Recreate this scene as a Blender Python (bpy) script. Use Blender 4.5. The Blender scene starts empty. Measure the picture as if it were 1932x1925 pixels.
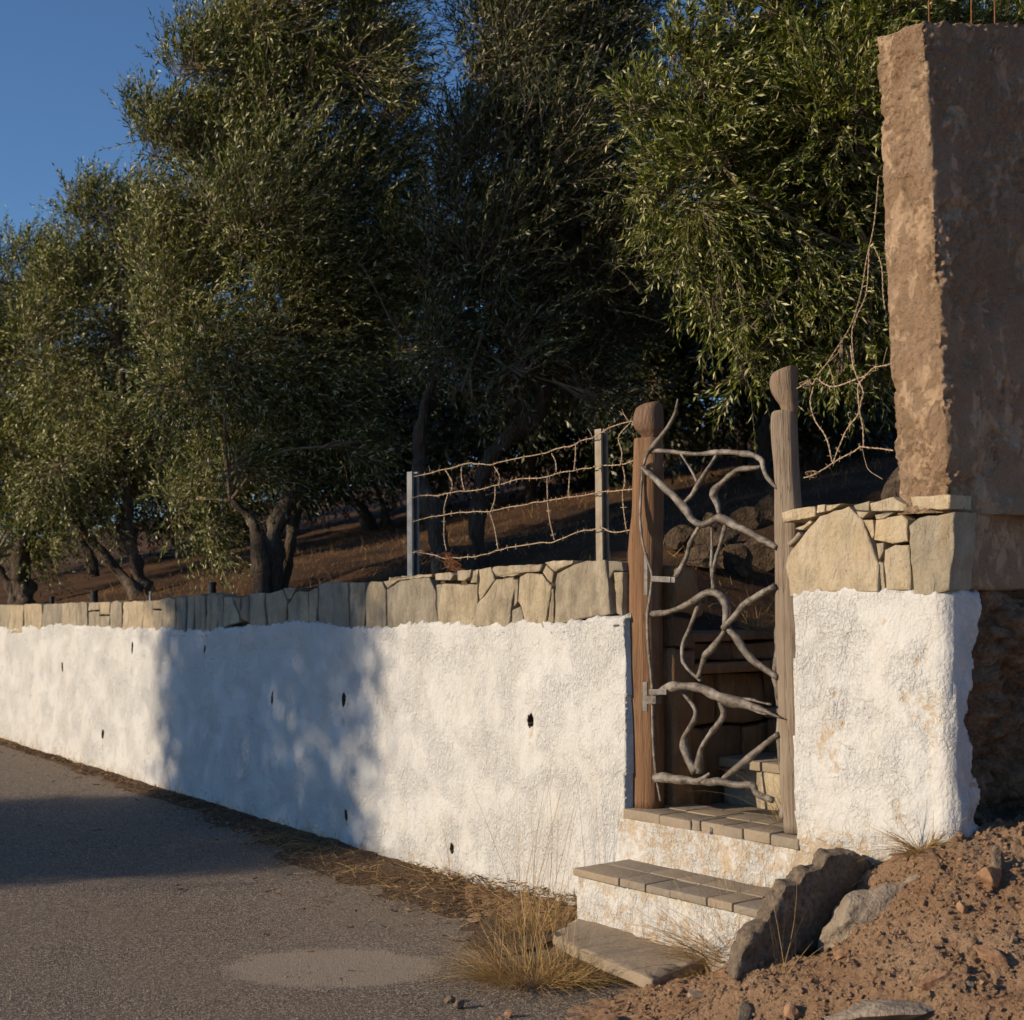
import bpy, bmesh, math, random
import numpy as np
from mathutils import Vector, Matrix

random.seed(7)
RNG = np.random.default_rng(11)
scene = bpy.context.scene
C = scene.collection

# ------------------------------------------------------------------ camera, sky, sun, exposure
FPX = 2690.0                      # focal length in units of a 1932 px wide picture
TILT = math.atan(147.5 / FPX)
CAMZ = 1.70
cam = bpy.data.cameras.new('camera')
cam.sensor_width = 36.0
cam.lens = 36.0 * FPX / 1932.0
cam.clip_start = 0.05
cam.clip_end = 2000
cam.dof.use_dof = True
cam.dof.focus_distance = 6.8
cam.dof.aperture_fstop = 4.5
camo = bpy.data.objects.new('camera', cam)
C.objects.link(camo)
camo.location = (0, 0, CAMZ)
camo.rotation_euler = (math.pi / 2 + TILT, 0, 0)
scene.camera = camo

SUN_EL = math.radians(19.0)
SUN_H = Vector((-0.945, -0.327, 0)).normalized()       # horizontal direction towards the sun
TOSUN = Vector((SUN_H.x * math.cos(SUN_EL), SUN_H.y * math.cos(SUN_EL), math.sin(SUN_EL)))
world = bpy.data.worlds.new('World')
scene.world = world
world.use_nodes = True
wn = world.node_tree
sky = wn.nodes.new('ShaderNodeTexSky')
sky.sky_type = 'NISHITA'
sky.sun_disc = False
sky.sun_elevation = SUN_EL
sky.sun_rotation = math.atan2(SUN_H.x, SUN_H.y)
sky.altitude = 600
sky.air_density = 1.0
sky.dust_density = 0.0
sky.ozone_density = 5.6
wn.links.new(sky.outputs[0], wn.nodes['Background'].inputs[0])
wn.nodes['Background'].inputs[1].default_value = 0.085
sun = bpy.data.lights.new('sun', 'SUN')
sun.energy = 3.5
sun.angle = math.radians(0.53)
sun.color = (1.0, 0.81, 0.57)
suno = bpy.data.objects.new('sun', sun)
C.objects.link(suno)
suno.location = (-20, -7, 12)
suno.rotation_euler = TOSUN.to_track_quat('Z', 'Y').to_euler()
scene.view_settings.view_transform = 'Standard'
scene.view_settings.look = 'None'
scene.view_settings.exposure = 0.5
scene.view_settings.gamma = 1.0
scene.view_settings.use_curve_mapping = False
scene.cycles.max_bounces = 3
scene.cycles.diffuse_bounces = 2
scene.cycles.glossy_bounces = 2
scene.cycles.transmission_bounces = 2
scene.cycles.use_adaptive_sampling = True
scene.cycles.adaptive_threshold = 0.03
scene.cycles.use_denoising = True
scene.cycles.debug_use_spatial_splits = True

# ------------------------------------------------------------------ survey helpers
WO = np.array([0.674, 7.0])                 # a point of the wall line, plan view
ANG = math.atan2(2146, FPX)
WD = np.array([-math.sin(ANG), math.cos(ANG)])    # along the wall, to the left and away
WN = np.array([-math.cos(ANG), -math.sin(ANG)])   # out of the wall, towards the road
CT, ST = math.cos(TILT), math.sin(TILT)

def ray(x, y):
    u = -(y - 962.5) / FPX
    return np.array([(x - 966.0) / FPX, CT - ST * u, ST + CT * u])

def W(s, o, z):
    p = WO + WD * s + WN * o
    return (p[0], p[1], z)

def wpt(x, y, o=0.0):
    """survey point on the wall plane (offset o): along, height"""
    r = ray(x, y)
    t = ((WO + WN * o) @ WN) / (r[:2] @ WN)
    p = r[:2] * t
    return float((p - WO) @ WD), float(CAMZ + r[2] * t)

def ypt(x, y, Y):
    r = ray(x, y)
    return np.array([r[0], r[1], r[2]]) * (Y / r[1]) + np.array([0, 0, CAMZ])

def zpt(x, y, z):
    r = ray(x, y)
    t = (z - CAMZ) / r[2]
    return np.array([r[0] * t, r[1] * t, z])

def crop(x0, y0, k):
    """sheet of the survey: local coordinates -> picture units"""
    q = 1932.0 / 2500.0
    return lambda a, b: ((x0 + a / k) * q, (y0 + b / k) * q)

cA = crop(1400, 850, 2.406)
cB = crop(1580, 1350, 3.2075)
cE = crop(1950, 850, 3.208)
cF = crop(1850, 1150, 1.925)
cG = crop(950, 1000, 2.972)
cH = crop(550, 1050, 3.22)
cI = crop(0, 1150, 2.76)
cJ = crop(1700, 2000, 2.415)
cK = crop(1050, 2050, 2.415)
c6 = crop(1400, 1500, 2.75)
c4 = crop(1900, 0, 1.48)

# ------------------------------------------------------------------ noise
def _h(ix, iy, iz, seed):
    n = (ix.astype(np.int64) * 374761393 + iy.astype(np.int64) * 668265263 + iz.astype(np.int64) * 2147483647 + seed * 974711) & 0xffffffff
    n = ((n ^ (n >> 13)) * 1274126177) & 0xffffffff
    n = (n ^ (n >> 16)) & 0xffffffff
    n = (n * 2246822519) & 0xffffffff
    return ((n ^ (n >> 15)) & 0xffffff) / float(0xffffff) * 2 - 1

def noise(x, y, z=0.0, seed=0):
    x = np.asarray(x, float); y = np.asarray(y, float); z = np.zeros_like(x) + z
    fx, fy, fz = np.floor(x), np.floor(y), np.floor(z)
    ux, uy, uz = x - fx, y - fy, z - fz
    ux, uy, uz = [u * u * u * (u * (u * 6 - 15) + 10) for u in (ux, uy, uz)]
    fx, fy, fz = fx.astype(np.int64), fy.astype(np.int64), fz.astype(np.int64)
    def c(a, b, d): return _h(fx + a, fy + b, fz + d, seed)
    def L(a, b, t): return a + (b - a) * t
    return L(L(L(c(0,0,0), c(1,0,0), ux), L(c(0,1,0), c(1,1,0), ux), uy),
             L(L(c(0,0,1), c(1,0,1), ux), L(c(0,1,1), c(1,1,1), ux), uy), uz)

def fbm(x, y, z=0.0, o=4, seed=0):
    t = 0; a = 1.0; f = 1.0
    for i in range(o):
        t = t + a * noise(np.asarray(x) * f, np.asarray(y) * f, np.asarray(z) * f, seed + i * 17)
        a *= 0.5; f *= 2.03
    return t

# ------------------------------------------------------------------ object helpers
def tag(o, label=None, cat=None, group=None, kind=None):
    if label: o['label'] = label
    if cat: o['category'] = cat
    if group: o['group'] = group
    if kind: o['kind'] = kind
    return o

def empty(name, loc, label=None, cat=None, group=None, kind=None):
    o = bpy.data.objects.new(name, None)
    o.empty_display_size = 0.1
    C.objects.link(o)
    o.location = tuple(float(v) for v in loc)
    return tag(o, label, cat, group, kind)

def link(name, me, mat, parent=None, base=None):
    o = bpy.data.objects.new(name, me)
    C.objects.link(o)
    if mat is not None:
        me.materials.append(mat)
    if parent is not None:
        o.parent = parent
        L = Vector((0, 0, 0)); p = parent
        while p is not None:
            L += p.location; p = p.parent
        # vertices are in world units; every ancestor is only moved, never turned
        o.matrix_parent_inverse = Matrix.Translation(-L)
    elif base is not None:
        b = Vector(tuple(float(v) for v in base))
        me.transform(Matrix.Translation(-b))
        o.location = b
    return o

def mesh_np(name, V, F, smooth=True, attr=None):
    """V (n,3); F (m,k) array or list of polygons"""
    me = bpy.data.meshes.new(name)
    V = np.asarray(V, np.float32)
    me.vertices.add(len(V)); me.vertices.foreach_set('co', V.ravel())
    if isinstance(F, np.ndarray):
        k = F.shape[1]; tot = np.full(len(F), k, np.int32); li = F.astype(np.int32).ravel()
    else:
        tot = np.array([len(f) for f in F], np.int32)
        li = np.array([i for f in F for i in f], np.int32)
    st = np.concatenate([[0], np.cumsum(tot)[:-1]]).astype(np.int32)
    me.loops.add(len(li)); me.loops.foreach_set('vertex_index', li)
    me.polygons.add(len(tot)); me.polygons.foreach_set('loop_start', st)
    try: me.polygons.foreach_set('loop_total', tot)
    except Exception: pass
    me.polygons.foreach_set('use_smooth', np.full(len(tot), bool(smooth)))
    if attr is not None:
        for nm, arr in attr.items():
            a = me.attributes.new(nm, 'FLOAT', 'FACE')
            a.data.foreach_set('value', np.asarray(arr, np.float32))
    me.update(calc_edges=True); me.validate()
    return me

class MB:
    def __init__(self): self.v = []; self.f = []; self.n = 0
    def add(self, V, F):
        V = np.asarray(V, float)
        self.v.append(V)
        self.f.extend([tuple(int(i) + self.n for i in f) for f in F])
        self.n += len(V)
    def mesh(self, name, smooth=True):
        return mesh_np(name, np.concatenate(self.v), self.f, smooth)

def resample(P, n):
    """Catmull-Rom through rows of P (any columns)"""
    P = np.asarray(P, float)
    if len(P) == 2:
        t = np.linspace(0, 1, n)[:, None]
        return P[0] * (1 - t) + P[1] * t
    Q = np.vstack([2 * P[0] - P[1], P, 2 * P[-1] - P[-2]])
    out = []
    ts = np.linspace(0, len(P) - 1 - 1e-9, n)
    for t in ts:
        i = int(t); u = t - i
        p0, p1, p2, p3 = Q[i], Q[i + 1], Q[i + 2], Q[i + 3]
        out.append(0.5 * ((2 * p1) + (-p0 + p2) * u + (2 * p0 - 5 * p1 + 4 * p2 - p3) * u * u + (-p0 + 3 * p1 - 3 * p2 + p3) * u ** 3))
    return np.array(out)

def tube_geo(P, R, sides=8, cap=True, rough=0.0, seed=0, freq=14.0):
    P = np.asarray(P, float); R = np.asarray(R, float)
    n = len(P)
    T = np.gradient(P, axis=0)
    T /= np.linalg.norm(T, axis=1)[:, None] + 1e-12
    ref = np.array([0.3, 0.2, 0.93]) if abs(T[0][2]) < 0.8 else np.array([0.95, 0.2, 0.1])
    U = np.zeros_like(P)
    u = ref - T[0] * (ref @ T[0]); u /= np.linalg.norm(u)
    for i in range(n):
        u = u - T[i] * (u @ T[i]); u /= np.linalg.norm(u) + 1e-12
        U[i] = u
    B = np.cross(T, U)
    a = np.linspace(0, 2 * math.pi, sides, endpoint=False)
    ring = (U[:, None, :] * np.cos(a)[None, :, None] + B[:, None, :] * np.sin(a)[None, :, None])
    rr = np.repeat(R[:, None], sides, 1)
    if rough > 0:
        q = P[:, None, :] + ring * R[:, None, None]
        rr = rr * (1 + rough * fbm(q[..., 0] * freq, q[..., 1] * freq, q[..., 2] * freq, 3, seed))
    V = (P[:, None, :] + ring * rr[:, :, None]).reshape(-1, 3)
    F = []
    for i in range(n - 1):
        for j in range(sides):
            k = (j + 1) % sides
            F.append((i * sides + j, i * sides + k, (i + 1) * sides + k, (i + 1) * sides + j))
    if cap:
        V = np.vstack([V, P[0], P[-1]])
        c0, c1 = n * sides, n * sides + 1
        for j in range(sides):
            k = (j + 1) % sides
            F.append((c0, k, j)); F.append((c1, (n - 1) * sides + j, (n - 1) * sides + k))
    return V, F

def box_geo(p0, ax, ay, az):
    p0, ax, ay, az = [np.asarray(v, float) for v in (p0, ax, ay, az)]
    V = [p0 + ax * i + ay * j + az * k for k in (0, 1) for j in (0, 1) for i in (0, 1)]
    return np.array(V), [(0, 2, 3, 1), (4, 5, 7, 6), (0, 1, 5, 4), (2, 6, 7, 3), (0, 4, 6, 2), (1, 3, 7, 5)]

def bevel_obj(me, w, seg=2):
    bm = bmesh.new(); bm.from_mesh(me)
    bmesh.ops.recalc_face_normals(bm, faces=bm.faces[:])
    bmesh.ops.bevel(bm, geom=bm.edges[:], offset=w, segments=seg, affect='EDGES', profile=0.6)
    bm.to_mesh(me); bm.free()
    return me

def rough_mesh(me, amp, freq, seed=0, cuts=0):
    bm = bmesh.new(); bm.from_mesh(me)
    if cuts:
        bmesh.ops.triangulate(bm, faces=bm.faces[:])
        for _ in range(cuts):
            bmesh.ops.subdivide_edges(bm, edges=bm.edges[:], cuts=1, use_grid_fill=True)
    bmesh.ops.recalc_face_normals(bm, faces=bm.faces[:])
    bm.normal_update()
    co = np.array([v.co for v in bm.verts]); no = np.array([v.normal for v in bm.verts])
    d = amp * fbm(co[:, 0] * freq, co[:, 1] * freq, co[:, 2] * freq, 4, seed)
    co = co + no * d[:, None]
    for v, c in zip(bm.verts, co): v.co = c
    bm.to_mesh(me); bm.free()
    for p in me.polygons: p.use_smooth = True
    return me

# ------------------------------------------------------------------ materials
class NT:
    def __init__(self, name):
        self.m = bpy.data.materials.new(name); self.m.use_nodes = True
        self.t = self.m.node_tree; self.b = self.t.nodes['Principled BSDF']
        self.out = self.t.nodes['Material Output']
        self.b.inputs['Roughness'].default_value = 0.9
        self.b.inputs['Specular IOR Level'].default_value = 0.25
    def n(self, ty, **kw):
        nd = self.t.nodes.new(ty)
        for k, v in kw.items():
            if k.startswith('i_'): nd.inputs[k[2:]].default_value = v
            else: setattr(nd, k, v)
        return nd
    def l(self, a, b): self.t.links.new(a, b)
    def coord(self, scale=(1, 1, 1), kind='Object', rot=(0, 0, 0)):
        if kind == 'World':
            c = self.n('ShaderNodeNewGeometry').outputs['Position']
        else:
            c = self.n('ShaderNodeTexCoord').outputs[kind]
        mp = self.n('ShaderNodeMapping'); mp.inputs['Scale'].default_value = scale; mp.inputs['Rotation'].default_value = rot
        self.l(c, mp.inputs[0])
        return mp.outputs[0]
    def noise(self, co, scale, detail=4, rough=0.55, dist=0.0):
        nd = self.n('ShaderNodeTexNoise'); nd.inputs['Scale'].default_value = scale
        nd.inputs['Detail'].default_value = detail; nd.inputs['Roughness'].default_value = rough
        nd.inputs['Distortion'].default_value = dist
        self.l(co, nd.inputs['Vector'])
        return nd.outputs['Fac']
    def voro(self, co, scale, feature='F1', out='Distance'):
        nd = self.n('ShaderNodeTexVoronoi'); nd.feature = feature; nd.inputs['Scale'].default_value = scale
        self.l(co, nd.inputs['Vector'])
        return nd.outputs[out]
    def ramp(self, fac, stops, interp='LINEAR'):
        nd = self.n('ShaderNodeValToRGB'); r = nd.color_ramp; r.interpolation = interp
        while len(r.elements) < len(stops): r.elements.new(0.5)
        for e, (p, c) in zip(r.elements, stops):
            e.position = p
            e.color = (c, c, c, 1) if isinstance(c, (int, float)) else (*c, 1)
        self.l(fac, nd.inputs[0])
        return nd.outputs[0]
    def mix(self, fac, a, b, mode='MIX'):
        nd = self.n('ShaderNodeMix'); nd.data_type = 'RGBA'; nd.blend_type = mode
        for s, v in ((nd.inputs[0], fac), (nd.inputs[6], a), (nd.inputs[7], b)):
            if hasattr(v, 'links') or hasattr(v, 'is_linked'): self.l(v, s)
            elif isinstance(v, (int, float)): s.default_value = v if s.type == 'VALUE' else (v, v, v, 1)
            else: s.default_value = (*v, 1)
        return nd.outputs[2]
    def math(self, op, a, b=0.0, clamp=False):
        nd = self.n('ShaderNodeMath'); nd.operation = op; nd.use_clamp = clamp
        for s, v in ((nd.inputs[0], a), (nd.inputs[1], b)):
            if isinstance(v, (int, float)): s.default_value = v
            else: self.l(v, s)
        return nd.outputs[0]
    def bump(self, h, strength, dist, prev=None):
        nd = self.n('ShaderNodeBump'); nd.inputs['Strength'].default_value = strength; nd.inputs['Distance'].default_value = dist
        self.l(h, nd.inputs['Height'])
        if prev is not None: self.l(prev, nd.inputs['Normal'])
        return nd.outputs[0]
    def done(self, col=None, rough=None, normal=None):
        if col is not None:
            if isinstance(col, tuple): self.b.inputs['Base Color'].default_value = (*col, 1)
            else: self.l(col, self.b.inputs['Base Color'])
        if rough is not None:
            if isinstance(rough, (int, float)): self.b.inputs['Roughness'].default_value = rough
            else: self.l(rough, self.b.inputs['Roughness'])
        if normal is not None: self.l(normal, self.b.inputs['Normal'])
        return self.m

MAT = {}
def m_plaster():
    t = NT('whitewash')
    co = t.coord(kind='World')
    st = t.coord((1, 1, 0.75), kind='World')
    big = t.noise(co, 2.2, 3)
    patch = t.ramp(t.noise(co, 4.0, 3, 0.6), [(0.42, 0.0), (0.60, 1.0)])
    grit = t.noise(st, 70, 4, 0.62, 0.15)
    grit_h = t.ramp(grit, [(0.40, 0.0), (0.56, 0.8), (0.75, 1.0)])
    pits = t.ramp(t.voro(st, 55), [(0.05, 0.0), (0.32, 1.0)])
    gm = t.mix(t.ramp(patch, [(0.0, 0.22), (1.0, 0.9)]), 0.75, grit_h)
    gm2 = t.mix(t.math('MULTIPLY', patch, 0.8), gm, pits, 'MULTIPLY')
    # flaking ridges
    rid = t.noise(st, 8, 5, 0.6, 0.5)
    rid_h = t.ramp(rid, [(0.47, 0.0), (0.52, 1.0)])
    crk = t.ramp(t.noise(co, 2.1, 7, 0.6), [(0.494, 1.0), (0.50, 0.0), (0.506, 1.0)])
    n0 = t.bump(crk, 0.45, 0.006)
    n1 = t.bump(rid_h, 0.28, 0.010, n0)
    n2 = t.bump(gm2, 0.65, 0.016, n1)
    n3 = t.bump(t.noise(co, 170, 2), 0.25, 0.003, n2)
    # colour: lime white, faint stains, grime near the ground and below the sill
    base = t.mix(t.ramp(big, [(0.35, 0.0), (0.7, 1.0)]), (0.60, 0.60, 0.59), (0.565, 0.56, 0.545))
    pitc = t.mix(t.math('MULTIPLY', patch, t.ramp(grit, [(0.28, 0.35), (0.42, 0.0)])), base, (0.47, 0.42, 0.35))  # tan in the pits: their small shadows put into the colour
    strk = t.coord((5, 5, 0.5), kind='World')
    drip = t.ramp(t.noise(strk, 1.6, 5, 0.65), [(0.54, 0.0), (0.78, 0.36)])
    c2 = t.mix(drip, pitc, (0.50, 0.44, 0.36))
    # exposed render where the wash has worn (own attribute of the wall)
    at = t.n('ShaderNodeAttribute'); at.attribute_name = 'wear'
    wn_ = t.noise(co, 20, 6, 0.72, 0.4)
    w = t.ramp(t.math('ADD', t.math('SUBTRACT', wn_, 0.60), t.math('MULTIPLY', at.outputs['Fac'], 0.46)), [(0.06, 0.0), (0.20, 1.0)])
    c3 = t.mix(t.math('MULTIPLY', w, 0.75), c2, t.mix(t.noise(co, 45, 3), (0.36, 0.24, 0.12), (0.55, 0.43, 0.29)))
    return t.done(c3, 0.92, n3)

def m_stone(name, c1, c2, c3):
    t = NT(name)
    co = t.coord(kind='World')
    rnd = t.n('ShaderNodeObjectInfo').outputs['Random']
    a = t.mix(t.ramp(t.noise(co, 7, 4, 0.6), [(0.35, 0.0), (0.65, 1.0)]), c1, c2)
    b = t.mix(t.ramp(t.noise(t.coord((6, 6, 1.4), 'World'), 2.4, 4, 0.6), [(0.50, 0.0), (0.75, 0.75)]), a, c3)
    tint = t.ramp(rnd, [(0.0, (0.66, 0.67, 0.69)), (0.35, (0.92, 0.90, 0.88)), (0.7, (1.05, 0.98, 0.88)), (1.0, (1.15, 1.10, 1.02))])
    c = t.mix(1.0, b, tint, 'MULTIPLY')
    c = t.mix(t.ramp(t.noise(co, 60, 3), [(0.3, 0.22), (0.5, 0.0)]), c, (0.12, 0.10, 0.075))
    n1 = t.bump(t.noise(t.coord((1, 1, 0.45), 'World'), 14, 7, 0.68, 0.8), 0.85, 0.045)
    n2 = t.bump(t.noise(co, 110, 3), 0.5, 0.006, n1)
    return t.done(c, 0.9, n2)

def m_tile(name='slate_tile'):
    t = NT(name)
    co = t.coord(kind='World')
    rnd = t.n('ShaderNodeObjectInfo').outputs['Random']
    a = t.mix(t.noise(co, 9, 4), (0.225, 0.188, 0.145), (0.33, 0.28, 0.22))
    c = t.mix(1.0, a, t.ramp(rnd, [(0, (0.85, 0.86, 0.88)), (0.5, (1, 0.97, 0.92)), (1, (1.15, 1.08, 0.98))]), 'MULTIPLY')
    c = t.mix(t.ramp(t.noise(co, 40, 4), [(0.52, 0.0), (0.75, 0.5)]), c, (0.34, 0.29, 0.225))
    return t.done(c, 0.8, t.bump(t.noise(co, 40, 6, 0.65), 0.6, 0.012))

def m_wood(name, ca, cb, cc, rough=0.75, spec=0.25, grain=(26, 26, 1.6), crk=0.55):
    t = NT(name)
    co = t.coord(grain, 'World')
    f = t.noise(co, 1.6, 6, 0.65, 0.6)
    a = t.mix(t.ramp(f, [(0.3, 0.0), (0.7, 1.0)]), ca, cb)
    c = t.mix(t.ramp(t.noise(t.coord(kind='World'), 5, 4), [(0.5, 0.0), (0.72, 0.6)]), a, cc)
    crack = t.ramp(t.noise(t.coord((grain[0] * .8, grain[1] * .8, grain[2] * .5), 'World'), 1.1, 3, 0.5, 0.2), [(0.488, 1.0), (0.50, 0.0), (0.512, 1.0)])
    c = t.mix(t.ramp(crack, [(0.0, crk), (0.5, 0.0)]), c, (0.04, 0.028, 0.018))
    t.b.inputs['Specular IOR Level'].default_value = spec
    n1 = t.bump(crack, 0.7 * crk, 0.008)
    return t.done(c, rough, t.bump(f, 0.8, 0.016, n1))

def m_branch():
    t = NT('weathered_branch')
    co = t.coord(kind='World')
    a = t.mix(t.ramp(t.noise(co, 34, 6, 0.68), [(0.32, 0.0), (0.68, 1.0)]), (0.040, 0.032, 0.025), (0.21, 0.172, 0.135))
    c = t.mix(t.ramp(t.noise(co, 13, 5, 0.65), [(0.48, 0.0), (0.66, 0.75)]), a, (0.38, 0.335, 0.285))
    t.b.inputs['Specular IOR Level'].default_value = 0.6
    r = t.ramp(t.noise(co, 26, 3), [(0.3, 0.24), (0.7, 0.5)])
    n1 = t.bump(t.noise(co, 60, 6, 0.7), 0.7, 0.011)
    return t.done(c, r, n1)

def m_simple(name, c1, c2, scale, rough=0.9, bs=0.4, bd=0.01, metal=0.0, spec=0.25, bscale=None):
    t = NT(name)
    co = t.coord(kind='World')
    f = t.noise(co, scale, 5, 0.62)
    c = t.mix(t.ramp(f, [(0.33, 0.0), (0.67, 1.0)]), c1, c2)
    t.b.inputs['Metallic'].default_value = metal
    t.b.inputs['Specular IOR Level'].default_value = spec
    return t.done(c, rough, t.bump(t.noise(co, bscale or scale * 3, 5, 0.6), bs, bd))

def m_road():
    t = NT('asphalt')
    co = t.coord(kind='World')
    agg = t.voro(co, 135, out='Color')
    sep = t.n('ShaderNodeSeparateColor'); t.l(agg, sep.inputs[0])
    d = t.voro(co, 135)
    c = t.ramp(sep.outputs[0], [(0.0, (0.070, 0.056, 0.044)), (0.6, (0.165, 0.133, 0.103)), (1.0, (0.42, 0.345, 0.27))])
    big = t.noise(co, 0.9, 5, 0.6)
    c = t.mix(t.ramp(big, [(0.35, 0.0), (0.65, 0.5)]), c, (0.20, 0.158, 0.118))
    c = t.mix(t.ramp(t.noise(co, 7, 4), [(0.6, 0.0), (0.8, 0.4)]), c, (0.065, 0.05, 0.038))
    mp = t.n('ShaderNodeMapping'); mp.vector_type = 'POINT'
    mp.inputs['Location'].default_value = (0.807 / 0.52, -6.5 / 0.35, 0); mp.inputs['Scale'].default_value = (1 / 0.52, 1 / 0.35, 0)
    t.l(t.n('ShaderNodeNewGeometry').outputs['Position'], mp.inputs[0])
    ln = t.n('ShaderNodeVectorMath'); ln.operation = 'LENGTH'; t.l(mp.outputs[0], ln.inputs[0])
    stain = t.ramp(t.math('ADD', ln.outputs['Value'], t.math('MULTIPLY', t.math('SUBTRACT', t.noise(co, 9, 6, 0.7), 0.5), 0.7)), [(0.84, 0.65), (1.02, 0.0)])
    c = t.mix(stain, c, t.mix(t.noise(co, 90, 3), (0.29, 0.235, 0.18), (0.44, 0.365, 0.28)))
    n1 = t.bump(t.ramp(d, [(0.0, 1.0), (0.6, 0.0)]), 0.75, 0.006)
    n2 = t.bump(t.noise(co, 26, 4), 0.5, 0.010, n1)
    return t.done(c, 0.9, n2)

def m_patch():
    t = NT('road_repair')
    co = t.coord(kind='World')
    c = t.mix(t.noise(co, 60, 4), (0.20, 0.16, 0.12), (0.36, 0.295, 0.22))
    return t.done(c, 0.95, t.bump(t.noise(co, 110, 4, 0.7), 0.8, 0.008))

def m_dirt():
    t = NT('red_earth')
    co = t.coord(kind='World')
    c = t.mix(t.ramp(t.noise(co, 3, 5, 0.6), [(0.35, 0.0), (0.65, 1.0)]), (0.44, 0.265, 0.152), (0.57, 0.38, 0.24))
    c = t.mix(t.ramp(t.noise(co, 38, 5, 0.65), [(0.5, 0.0), (0.72, 0.75)]), c, (0.19, 0.11, 0.064))
    c = t.mix(t.ramp(t.noise(co, 130, 2), [(0.62, 0.0), (0.72, 0.7)]), c, (0.48, 0.37, 0.26))
    n1 = t.bump(t.noise(co, 42, 8, 0.75), 1.0, 0.05)
    return t.done(c, 0.95, n1)

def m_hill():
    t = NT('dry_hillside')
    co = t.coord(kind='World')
    c = t.mix(t.ramp(t.noise(co, 1.3, 5, 0.6), [(0.35, 0.0), (0.65, 1.0)]), (0.042, 0.021, 0.010), (0.135, 0.068, 0.028))  # darker than the soil itself: the grove's shade is put into the colour
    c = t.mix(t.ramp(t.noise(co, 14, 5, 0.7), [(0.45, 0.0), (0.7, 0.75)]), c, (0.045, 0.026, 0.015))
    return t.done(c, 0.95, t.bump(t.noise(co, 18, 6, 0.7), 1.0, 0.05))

def m_concrete():
    t = NT('weathered_render')
    co = t.coord(kind='World')
    st = t.coord((1, 1, 0.6), 'World')
    base = t.mix(t.ramp(t.noise(co, 5, 5, 0.65), [(0.35, 0.0), (0.65, 1.0)]), (0.55, 0.36, 0.22), (0.66, 0.46, 0.305))
    skim = t.ramp(t.noise(st, 7.5, 10, 0.74, 0.2), [(0.50, 0.0), (0.55, 1.0)])
    c = t.mix(t.math('MULTIPLY', skim, 0.32), base, t.mix(t.noise(co, 22, 4), (0.60, 0.435, 0.29), (0.70, 0.54, 0.38)))
    spk = t.ramp(t.noise(co, 120, 5, 0.8), [(0.50, 0.0), (0.66, 0.75)])
    c = t.mix(t.math('MULTIPLY', spk, t.ramp(skim, [(0, 1.0), (1, 0.3)])), c, (0.34, 0.21, 0.125))
    topg = t.ramp(t.noise(t.coord((3, 3, 0.6), 'World'), 1.7, 5, 0.65), [(0.52, 0.0), (0.75, 0.55)])
    c = t.mix(topg, c, (0.46, 0.35, 0.26))
    grit = t.noise(co, 55, 8, 0.78)
    h = t.mix(t.math('MULTIPLY', skim, 0.6), grit, (0.68, 0.68, 0.68))
    n1 = t.bump(h, 1.0, 0.055)
    return t.done(c, 0.95, t.bump(t.noise(co, 190, 2), 0.5, 0.006, n1))

def m_bark():
    t = NT('olive_bark')
    st = t.coord((1, 1, 0.28), 'World')
    d = t.voro(st, 26, 'DISTANCE_TO_EDGE')
    f = t.noise(st, 22, 6, 0.7, 0.6)
    c = t.mix(t.ramp(f, [(0.3, 0.0), (0.7, 1.0)]), (0.040, 0.029, 0.020), (0.135, 0.102, 0.073))
    c = t.mix(t.ramp(t.noise(t.coord(kind='World'), 5, 4), [(0.57, 0.0), (0.68, 0.6)]), c, (0.22, 0.185, 0.145))
    n1 = t.bump(t.ramp(d, [(0.0, 0.0), (0.12, 1.0)]), 0.6, 0.02)
    return t.done(c, 0.95, t.bump(f, 0.9, 0.03, n1))

def m_leaf(name, dark, mid, silver, trans):
    t = NT(name)
    at = t.n('ShaderNodeAttribute'); at.attribute_name = 'tone'
    c = t.ramp(at.outputs['Fac'], [(0.0, dark), (0.34, dark), (0.62, mid), (0.80, mid), (0.92, silver), (1.0, silver)])
    t.l(c, t.b.inputs['Base Color'])
    t.b.inputs['Roughness'].default_value = 0.42
    t.b.inputs['Specular IOR Level'].default_value = 0.38
    tr = t.n('ShaderNodeBsdfTranslucent')
    tc = t.mix(1.0, c, (1.2, 1.25, 0.45), 'MULTIPLY')
    t.l(tc, tr.inputs[0])
    mx = t.n('ShaderNodeMixShader'); mx.inputs[0].default_value = trans
    t.l(t.b.outputs[0], mx.inputs[1]); t.l(tr.outputs[0], mx.inputs[2])
    t.l(mx.outputs[0], t.out.inputs[0])
    return t.m

def m_straw(name, a, b, trans=0.2):
    t = NT(name)
    at = t.n('ShaderNodeAttribute'); at.attribute_name = 'tone'
    c = t.mix(at.outputs['Fac'], a, b)
    t.b.inputs['Roughness'].default_value = 0.6
    t.l(c, t.b.inputs['Base Color'])
    tr = t.n('ShaderNodeBsdfTranslucent'); t.l(c, tr.inputs[0])
    mx = t.n('ShaderNodeMixShader'); mx.inputs[0].default_value = trans
    t.l(t.b.outputs[0], mx.inputs[1]); t.l(tr.outputs[0], mx.inputs[2])
    t.l(mx.outputs[0], t.out.inputs[0])
    return t.m

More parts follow.
